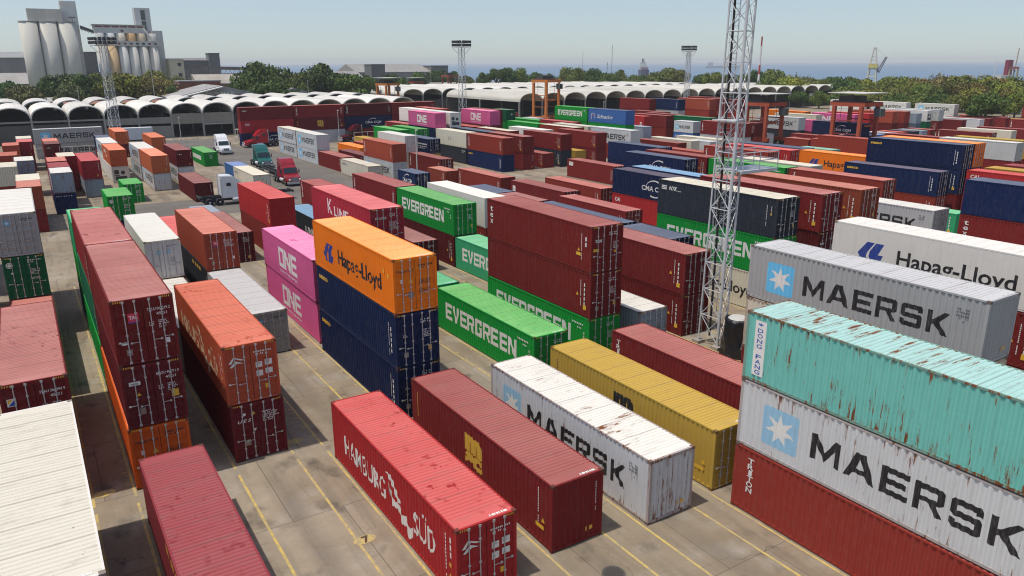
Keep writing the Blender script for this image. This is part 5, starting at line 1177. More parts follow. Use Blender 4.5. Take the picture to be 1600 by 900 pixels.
m = MB(); m.box(-.55, -.905-.03, -.35, .05, -.86, .15); put('patch', MB().add([(-.62, -.86, -.5), (-.2, -1.02, -.55), (-.15, -.99, -.1), (-.5, -.90, 0)], [(0, 1, 2, 3)]).mesh('patch', False), 'plain', t, (.3, .3, .3))
t = thing('electrical_box', 'small white cabinet on the ground behind the tower legs', 'cabinet', (38.0, 35.2, 0)); put('case', MB().box(-.5, -.3, 0, .5, .3, 1.5).mesh('case'), 'plain', t, (.55, .55, .53)); put('door', MB().box(-.42, -.325, .12, .42, -.302, 1.4).mesh('door'), 'plain', t, (.5, .5, .49))
# ------------------------------------------------------------------ trucks (front towards -y, origin under the front axle)
def wheel(parent, x, y, r=.50, w=.30, dual=False):
    o = put('wheel', cached(('wheel', r, w), lambda: MB().lathe([(r*.62, -w/2), (r*.96, -w/2), (r, -w/2+.05), (r, w/2-.05), (r*.96, w/2), (r*.62, w/2)], 0, 0, 18, 'x').mesh('wheel')), 'rubber', parent, (.025, .025, .026), (x, y, r))
    s = 1 if x > 0 else -1
    put('rim', cached(('rim', r, w, s), lambda: MB().lathe([(r*.60, s*(w/2-.02)), (r*.52, s*(w/2-.07)), (r*.25, s*(w/2-.03)), (.08, s*(w/2+.04))] if s > 0 else [(.08, s*(w/2+.04)), (r*.25, s*(w/2-.03)), (r*.52, s*(w/2-.07)), (r*.60, s*(w/2-.02))], 0, 0, 14, 'x').mesh('rim')), 'steel', o, (.62, .62, .6))
    return o
def tractor(label, x, y, rz, col, stripe=None, sleeper=True):
    t = thing('semi_truck', label, 'truck', (x, y, 0), rz, 'semi trucks in the yard lanes')
    side = [(-1.35, .55), (-1.38, 1.0), (-1.28, 1.35), (-.2, 1.62), (.62, 1.75), (.95, 2.62), (1.35, 2.82)]
    side += [(1.75, 3.35), (2.5, 3.85), (3.9, 3.92), (3.95, .95), (.5, .85), (.35, .55)] if sleeper else [(2.6, 2.85), (2.6, .95), (.5, .85)]
    b = bmesh.new(); me = MB().prism(side, -1.2, 1.2, 'x').mesh('cab_body'); b.from_mesh(me)
    for v in b.verts:
        if v.co.y < .6: v.co.x *= .80 if v.co.z > .6 else .92
        if v.co.z > 2.6: v.co.x *= .90
    bmesh.ops.bevel(b, geom=[e for e in b.edges if len(e.link_faces) == 2 and e.calc_face_angle() > .3], offset=.09, segments=2, affect='EDGES'); b.to_mesh(me); b.free()
    put('cab_body', me, 'car_paint', t, col)
    put('windshield', MB().add([(-1.0, .56, 1.80), (1.0, .56, 1.80), (.94, .90, 2.58), (-.94, .90, 2.58)], [(0, 1, 2, 3)]).mesh('windshield', False), 'glass', t).location = (0, -.055, .02)
    for s in (-1, 1):
        put('side_window', MB().add([(s*1.215, .95, 1.85), (s*1.215, 1.7, 1.85), (s*1.20, 1.7, 2.50), (s*1.20, 1.12, 2.50)], [(0, 1, 2, 3)]).mesh('side_window', False), 'glass', t)
        if sleeper: put('sleeper_window', MB().add([(s*1.205, 2.75, 2.55), (s*1.205, 3.35, 2.55), (s*1.175, 3.3, 2.95), (s*1.175, 2.8, 2.95)], [(0, 1, 2, 3)]).mesh('sleeper_window', False), 'glass', t).location = (s*.012, 0, 0)
        put('mirror', MB().box(s*1.42-.08, .85, 1.75, s*1.42+.08, .95, 2.35).tube((s*1.2, .95, 2.0), (s*1.42, .9, 2.0), .025, 4).mesh('mirror'), 'plain', t, (.05, .05, .05))
        put('headlight', smooth(MB().lathe([(.02, -.02), (.16, 0), (.17, .12), (.05, .16)], n=10).mesh('headlight')), 'plain', t, (.75, .75, .72), (s*.78, -1.27, 1.0)).rotation_euler = (pi/2, 0, 0)
        put('fender', MB().prism([(-.62, .55), (-.58, .95), (-.3, 1.14), (.3, 1.14), (.58, .95), (.62, .55), (.5, .55), (.45, .85), (.25, 1.02), (-.25, 1.02), (-.45, .85), (-.5, .55)], s*.86, s*1.22, 'x').mesh('fender'), 'car_paint', t, col)
        put('fuel_tank', smooth(MB().lathe([(.05, 1.3), (.30, 1.3), (.30, 2.7), (.05, 2.7)], 0, 0, 12).mesh('fuel_tank')), 'steel', t, (.62, .63, .64), (s*.95, 0, .72)).rotation_euler = (-pi/2, 0, 0)
        wheel(t, s*1.02, 0)
        for yy in (4.35, 5.65): wheel(t, s*.92, yy, .5, .56)
        put('exhaust_stack', MB().tube((s*1.05, 4.02, 1.0), (s*1.05, 4.02, 3.9), .07, 7).mesh('exhaust_stack'), 'steel', t, (.6, .6, .6))
    put('grille', MB().box(-.52, -1.40, .78, .52, -1.345, 1.32).mesh('grille'), 'steel', t, (.28, .29, .30)); put('bumper', MB().box(-1.15, -1.48, .38, 1.15, -1.28, .70).mesh('bumper'), 'steel', t, (.5, .5, .5) if not stripe else stripe)
    m = MB(); m.box(-.50, -1.0, .55, -.36, 6.5, .82); m.box(.36, -1.0, .55, .50, 6.5, .82); m.box(-.36, 4.2, .6, .36, 4.5, .8); m.box(-.36, 5.5, .6, .36, 5.8, .8); m.box(-.95, 6.35, .55, .95, 6.5, .85); put('chassis', m.mesh('chassis'), 'plain', t, (.03, .03, .032))
    put('fifth_wheel', MB().box(-.5, 4.6, .83, .5, 5.5, .98).mesh('fifth_wheel'), 'steel', t, (.06, .06, .06))
    return t
def chassis_trailer(label, x, y, rz):
    t = thing('container_trailer', label, 'trailer', (x, y, 0), rz); m = MB()
    for s in (-1, 1): m.box(s*.45-.08, -1.0, .95, s*.45+.08, 11.4, 1.25)
    for k in range(7): m.box(-.38, -.6+k*1.9, 1.0, .38, -.45+k*1.9, 1.2)
    for yy in (-1.0, 11.2): m.box(-1.2, yy, 1.0, 1.2, yy+.25, 1.28)
    put('frame', m.mesh('frame'), 'plain', t, (.035, .034, .034))
    for s in (-1, 1):
        for yy in (8.6, 9.95): wheel(t, s*.92, yy, .5, .5)
        put('landing_leg', MB().box(s*.55-.06, 1.9, .15, s*.55+.06, 2.05, .95).mesh('landing_leg'), 'steel', t, (.2, .2, .2))
    return t
WHITE = (.72, .73, .74)
tractor('white semi truck facing the camera beside the green container with round logo', 35.4, 167.0, 0, WHITE)
tractor('bright red semi truck seen side on before the navy bottom container', 43.2, 177.8, -pi/2, (.42, .012, .022))
tractor('dark green semi truck pulling an empty chassis down the lane', 36.6, 140.6, 0, (.012, .11, .10))
tractor('maroon red semi truck nearest in the lane, facing the camera', 34.3, 117.0, 0, (.27, .012, .022))
tractor('very dark maroon semi truck parked behind the four stacked pale grey boxes', 66.0, 178.2, -pi/2+.12, (.09, .008, .014))
tractor('white semi truck side on behind the bright red stacked containers', 25.2, 105.8, pi/2, WHITE)
chassis_trailer('empty black container chassis coupled between the green and maroon trucks', 34.4, 122.6, 0)
chassis_trailer('empty black container chassis behind the side on white truck', 19.3, 105.8, -pi/2)
t = thing('box_trailer', 'white box trailer parked at the left shed front', 'trailer', (22.7, 200, 0), radians(0))
put('box', MB().box(-3.6, -1.25, 1.2, 3.6, 1.25, 3.9).mesh('box'), 'plain', t, (.62, .64, .66)); put('chassis', MB().box(-3.5, -.6, .8, 3.5, .6, 1.19).mesh('chassis'), 'plain', t, (.03, .03, .03))
for s in (-1, 1):
    for q in (-2.2, 2.0): o = put('wheel', cached(('wheelz',), lambda: MB().lathe([(.3, -.15), (.48, -.15), (.5, 0), (.48, .15), (.3, .15)], n=16).mesh('wheel')), 'rubber', t, (.02, .02, .02), (q, s*1.05, .5)); o.rotation_euler = (pi/2, 0, 0)
# ------------------------------------------------------------------ straddle carriers
def straddle(label, x, y, rz, col, h=12.5, roof=True, length=8.0, width=5.0):
    t = thing('straddle_carrier', label, 'straddle carrier', (x, y, 0), rz, 'straddle carriers in the yard'); w, l = width/2, length/2
    for sx in (-1, 1):
        for sy in (-1, 1): put('leg', MB().box(sx*w-.32, sy*l*.82-.36, 1.5, sx*w+.32, sy*l*.82+.36, h-1.1).mesh('leg'), 'container_paint', t, col, rust=.4, fade=.2, patch=0.)
        put('wheel_beam', MB().box(sx*w-.38, -l-.6, .95, sx*w+.38, l+.6, 1.75).mesh('wheel_beam'), 'container_paint', t, tuple(c*.8 for c in col), rust=.5, fade=.2, patch=0.)
        put('top_beam', MB().box(sx*w-.34, -l-.2, h-1.05, sx*w+.34, l+.2, h-.2).mesh('top_beam'), 'container_paint', t, col, rust=.4, fade=.3, patch=0.)
        for q in (-l, -l*.35, l*.35, l): o = put('wheel', cached(('wsc',), lambda: MB().lathe([(.35, -.22), (.68, -.22), (.72, -.1), (.72, .1), (.68, .22), (.35, .22)], 0, 0, 16, 'x').mesh('wheel')), 'rubber', t, (.02, .02, .02), (sx*w, q, .72))
    for sy in (-1, 1): put('cross_beam', MB().box(-w+.35, sy*l-.35, h-1.0, w-.35, sy*l+.35, h-.25).mesh('cross_beam'), 'container_paint', t, col, rust=.4, fade=.3, patch=0.)
    put('machine_deck', MB().box(-w-.2, -l*.5, h-.19, w+.2, l*.95, h+.05).mesh('machine_deck'), 'plain', t, (.06, .055, .05)); put('engine_house', MB().box(-w+.5, -l*.2, h+.055, w-.5, l*.7, h+1.0).mesh('engine_house'), 'plain', t, (.07, .06, .055))
    cb = put('cab', MB().prism([(-.8, 0), (.7, 0), (.9, 1.6), (-.8, 1.6)], -.7, .7, 'x').mesh('cab'), 'plain', t, (.10, .12, .13), (w-.6, -l-.2, h-3.1)); put('window', MB().box(-.6, -.90, .3, .6, -.81, 1.4).mesh('window'), 'glass', cb)
    m = MB()
    for sx in (-1, 1): m.tube((sx*w*.6, -l*.6, h-1.0), (sx*w*.6, -l*.6, h*.55), .06, 4); m.tube((sx*w*.6, l*.6, h-1.0), (sx*w*.6, l*.6, h*.55), .06, 4)
    m.box(-1.1, -l*.95, h*.5, 1.1, l*.95, h*.5+.4); put('spreader', m.mesh('spreader'), 'container_paint', t, tuple(c*.9 for c in col), rust=.5, fade=.2, patch=0.)
    m = MB()
    for z in (h*.35, h*.62): m.tube((-w, -l*.82, z), (-w, l*.82, z), .12, 5); m.tube((w, -l*.82, z), (w, l*.82, z), .12, 5)
    m.tube((w, -l*.82, h*.62), (w, l*.82, h*.35), .09, 5); put('side_brace', m.mesh('side_brace'), 'container_paint', t, tuple(c*.6 for c in col), rust=.4, fade=.2, patch=0.)
    if roof:
        put('sun_roof', MB().box(-w-1.0, -l-.6, h+1.55, w+1.0, l+.6, h+1.7).mesh('sun_roof'), 'sheet_roof', t, (.62, .60, .55)); m = MB()
        for sx in (-1, 1):
            for sy in (-1, 1): m.tube((sx*w, sy*l*.8, h), (sx*w, sy*l*.8, h+1.55), .07, 4)
        put('roof_post', m.mesh('roof_post'), 'plain', t, (.08, .07, .06))
    return t
ORD, ORL = (.40, .085, .045), (.55, .18, .05)
straddle('rusty red straddle carrier with pale roof, just right of the near lattice tower', 143.4, 117.4, 0, ORD, 9.7, True, 6.6, 5.4)
straddle('rusty orange straddle carrier with pale roof right of the navy script container', 148.6, 98.2, 0, ORD, 10.3, True, 7.6, 5.6)
straddle('light orange straddle carrier standing left of the bright green far container', 143.8, 204.5, radians(10), ORL, 13.3, False, 7.0, 5.6)
straddle('orange straddle carrier with dark flat roof behind the white arched roofs', 117, 268.5, radians(6), ORL, 11.5, True, 8)
straddle('small distant red straddle carrier beyond the arched roofs', 178, 372, 0, ORD, 9.5, True, 7)
straddle('distant brown straddle carrier beyond the arched roofs, beside the floodlight mast', 196, 368, 0, (.30, .09, .05), 12.5, False, 8)
# ------------------------------------------------------------------ parked cars
def car(label, x, y, rz, col):
    t = thing('parked_car', label, 'car', (x, y, 0), rz, 'cars parked below the trees'); b = bmesh.new()
    me = MB().prism([(-2.1, .35), (-2.15, .75), (-1.2, .92), (-.55, 1.40), (.9, 1.42), (1.6, .98), (2.1, .9), (2.15, .4)], -.86, .86, 'x').mesh('body'); b.from_mesh(me)
    for v in b.verts:
        if v.co.z > 1.1: v.co.x *= .82
    bmesh.ops.bevel(b, geom=[e for e in b.edges if len(e.link_faces) == 2 and e.calc_face_angle() > .5], offset=.07, segments=2, affect='EDGES'); b.to_mesh(me); b.free(); put('body', me, 'car_paint', t, col)
    for s in (-1, 1): put('side_window', MB().add([(s*.83, -.95, .99), (s*.83, 1.3, .99), (s*.725, .85, 1.36), (s*.725, -.5, 1.36)], [(0, 1, 2, 3)]).mesh('side_window', False), 'glass', t).location = (s*.02, 0, 0)
    put('windshield', MB().add([(-.7, -1.15, .97), (.7, -1.15, .97), (.6, -.62, 1.37), (-.6, -.62, 1.37)], [(0, 1, 2, 3)]).mesh('windshield', False), 'glass', t).location = (0, -.03, .01)
    for s in (-1, 1):
        for yy in (-1.3, 1.3): wheel(t, s*.78, yy, .33, .2)
for k, (px, py, c, nm) in enumerate(((1243, 156, WHITE, 'white car parked leftmost below the trees'), (1248, 158, (.05, .05, .06), 'black car second from left below the trees'), (1253, 156, WHITE, 'white car parked between two dark cars below the trees'), (1259, 158, (.03, .03, .035), 'black car parked in the middle below the trees'), (1265, 155, (.4, .41, .42), 'silver car parked right of the black cars below the trees'), (1270, 158, (.04, .04, .05), 'dark car parked rightmost below the trees'), (1236, 159, (.07, .08, .1), 'dark blue car parked nearest the carrier below the trees'))):
    p = at(px, py); car(nm, p.x, p.y, radians(70+k*3), c)
# ------------------------------------------------------------------ ships, quay cranes
def dirpos(px, D):
    d = ray(px, 105); d = d/hypot(d.x, d.y); return d.x*D, d.y*D
x, y = dirpos(1006, 1250); t = thing('cargo_ship', 'hazy cargo ship at sea with white bridge and dark hull', 'ship', (x, y, -2.2), radians(-128))
m = MB(); m.add([(-28, -6, 0), (28, -5, 0), (36, 0, 0), (28, 5, 0), (-28, 6, 0), (-30, -7, 10), (30, -6.5, 10), (42, 0, 11.5), (30, 6.5, 10), (-30, 7, 10)], [(0, 1, 2, 3, 4), (9, 8, 7, 6, 5), (0, 5, 6, 1), (1, 6, 7, 2), (2, 7, 8, 3), (3, 8, 9, 4), (4, 9, 5, 0)]); put('hull', m.mesh('hull'), 'plain', t, (.10, .075, .13))
put('superstructure', MB().box(-26, -5.5, 10.01, -10, 5.5, 17).box(-23, -4.5, 17, -13, 4.5, 21.5).mesh('superstructure'), 'plain', t, (.55, .54, .52)); put('funnel', MB().box(-21, -1.8, 21.5, -17, 1.8, 27).mesh('funnel'), 'plain', t, (.10, .07, .09)); put('mast', MB().tube((-2, 0, 10), (-2, 0, 27), .8, 6).tube((-2, 0, 20), (8, 0, 24), .5, 5).mesh('mast'), 'plain', t, (.6, .6, .58)); put('deck_cargo', MB().box(4, -5, 10.01, 27, 5, 14).mesh('deck_cargo'), 'plain', t, (.25, .2, .22))
x, y = dirpos(1128, 3200); t = thing('cargo_ship', 'very faint low ship on the horizon behind the near tower', 'ship', (x, y, -2.2), radians(-40)); put('hull', MB().prism([(-60, 0), (55, 0), (70, 9), (-62, 8)], -9, 9).mesh('hull'), 'plain', t, (.3, .32, .36)); put('superstructure', MB().box(-55, -7, 8.4, -35, 7, 22).mesh('superstructure'), 'plain', t, (.45, .46, .48))
def quay_crane():
    x, y = dirpos(1364, 740); t = thing('harbour_crane', 'cream and yellow portal harbour crane above the trees', 'crane', (x, y, 0), radians(-62)); t.scale = (.86, .86, .86); C = (.60, .56, .42); m = MB()
    for sx in (-1, 1):
        for sy in (-1, 1): m.tube((sx*4.3, sy*4.3, 0), (sx*3.0, sy*3.0, 15), 1.0, 6, .8)
    for z in (7.5, 15):
        q = 4.3-1.3*z/15
        for a, b_ in (((-q, -q), (q, -q)), ((q, -q), (q, q)), ((q, q), (-q, q)), ((-q, q), (-q, -q))): m.tube((*a, z), (*b_, z), .7, 5)
    put('portal', m.mesh('portal'), 'plain', t, C); put('machine_house', MB().box(-4, -4.4, 15.4, 4.2, 4.4, 19.6).mesh('machine_house'), 'plain', t, (.62, .50, .16)); m = MB()
    for sx in (-1, 1): m.tube((sx*2.8, -2, 19.6), (sx*1.0, 0, 34), .65, 5); m.tube((sx*2.8, 2.5, 19.6), (sx*1.0, .4, 34), .65, 5)
    for z in (23, 26.5, 30): m.tube((-2.8+1.8*(z-19.6)/14.4, 0, z), (2.8-1.8*(z-19.6)/14.4, 0, z), .28, 5)
    m.box(-1.3, -.8, 33.6, 1.3, .9, 35); put('tower', m.mesh('tower'), 'plain', t, (.55, .50, .44)); m = MB()
    for s in (-1, 1): m.tube((s*1.3+4.5, 0, 11), (s*.5+11, 0, 26), .6, 5)
    for k in range(6): f = k/6; a = Vector((5.8+6.5*f*.9, 0, 11+15*f)); m.tube((3.2+7.3*f, 0, 11+15*f), (5.8+5.7*f, 0, 12.5+15*f*.97), .2, 4)
    put('jib', m.mesh('jib'), 'plain', t, (.22, .20, .20)); m = MB(); m.tube((1.0, 0, 34), (11, 0, 26), .1, 4); m.tube((-4, 0, 17), (-1, 0, 34), .18, 4); put('stay_cable', m.mesh('stay_cable'), 'plain', t, (.3, .3, .3)); put('operator_cab', MB().box(3.0, -1.4, 11.5, 5.4, 1.4, 14.8).mesh('operator_cab'), 'plain', t, (.16, .19, .24))
quay_crane()
x, y = dirpos(1585, 560); t = thing('harbour_crane', 'lattice harbour crane cut off by the right picture edge', 'crane', (x, y, 0), radians(20)); m = MB()
for s in (-1, 1): m.tube((s*1.5+2, 0, 8), (s*.8+9, 0, 26), .25, 4); m.tube((s*2, s*2, 0), (s*2, s*2, 14), .4, 5); m.tube((s*2, -s*2, 0), (s*2, -s*2, 14), .4, 5)
for k in range(7): f = k/7; m.tube((.5+7.2*f, 0, 8+18*f), (3.5+6.2*f, 0, 9.5+17*f), .16, 4)
put('jib', m.mesh('jib'), 'plain', t, (.42, .36, .26)); m = MB(); m.tube((-6, 0, 13.5), (9, 0, 12.5), .3, 4); m.box(-2.4, -2.4, 14, 2.4, 2.4, 15.2); put('slew_deck', m.mesh('slew_deck'), 'plain', t, (.25, .08, .07))
def boat(label, px, D, L_, hullc, supc, mast=None, rz=.3, fun=None):
    x, y = dirpos(px, D); t = thing('moored_vessel', label, 'ship', (x, y, -2.2), rz); h = 4.5
    m = MB(); m.add([(-L_/2, -4, 0), (L_/2*.8, -4, 0), (L_/2, 0, 0), (L_/2*.8, 4, 0), (-L_/2, 4, 0), (-L_/2, -4.5, h), (L_/2*.85, -4.5, h), (L_/2+3, 0, h+1), (L_/2*.85, 4.5, h), (-L_/2, 4.5, h)], [(0, 1, 2, 3, 4), (9, 8, 7, 6, 5), (0, 5, 6, 1), (1, 6, 7, 2), (2, 7, 8, 3), (3, 8, 9, 4), (4, 9, 5, 0)]); put('hull', m.mesh('hull'), 'plain', t, hullc)
    put('superstructure', MB().box(-L_*.3, -3.4, h+.01, L_*.12, 3.4, h+4).box(-L_*.22, -2.8, h+4, L_*.02, 2.8, h+7).mesh('superstructure'), 'plain', t, supc)
    if mast: put('mast', MB().tube((L_*.2, 0, h), (L_*.2, 0, h+mast), .5, 6, .25).mesh('mast'), 'plain', t, (.66, .66, .64))
    if fun: put('funnel', MB().prism([(-2, h), (2, h), (1.6, h+fun), (-1.8, h+fun)], -1.6, 1.6).mesh('funnel'), 'plain', t, (.24, .035, .06))
boat('white moored boat showing above the trees at right', 1521, 640, 26, (.5, .5, .5), (.62, .61, .58), None, radians(-30))
boat('moored vessel with tall white mast above the trees at right', 1545, 660, 24, (.08, .09, .12), (.4, .4, .4), 16, radians(-30)); boat('moored ship with dark red funnel near the right picture edge', 1576, 640, 30, (.03, .16, .12), (.55, .52, .45), None, radians(-25), 17)
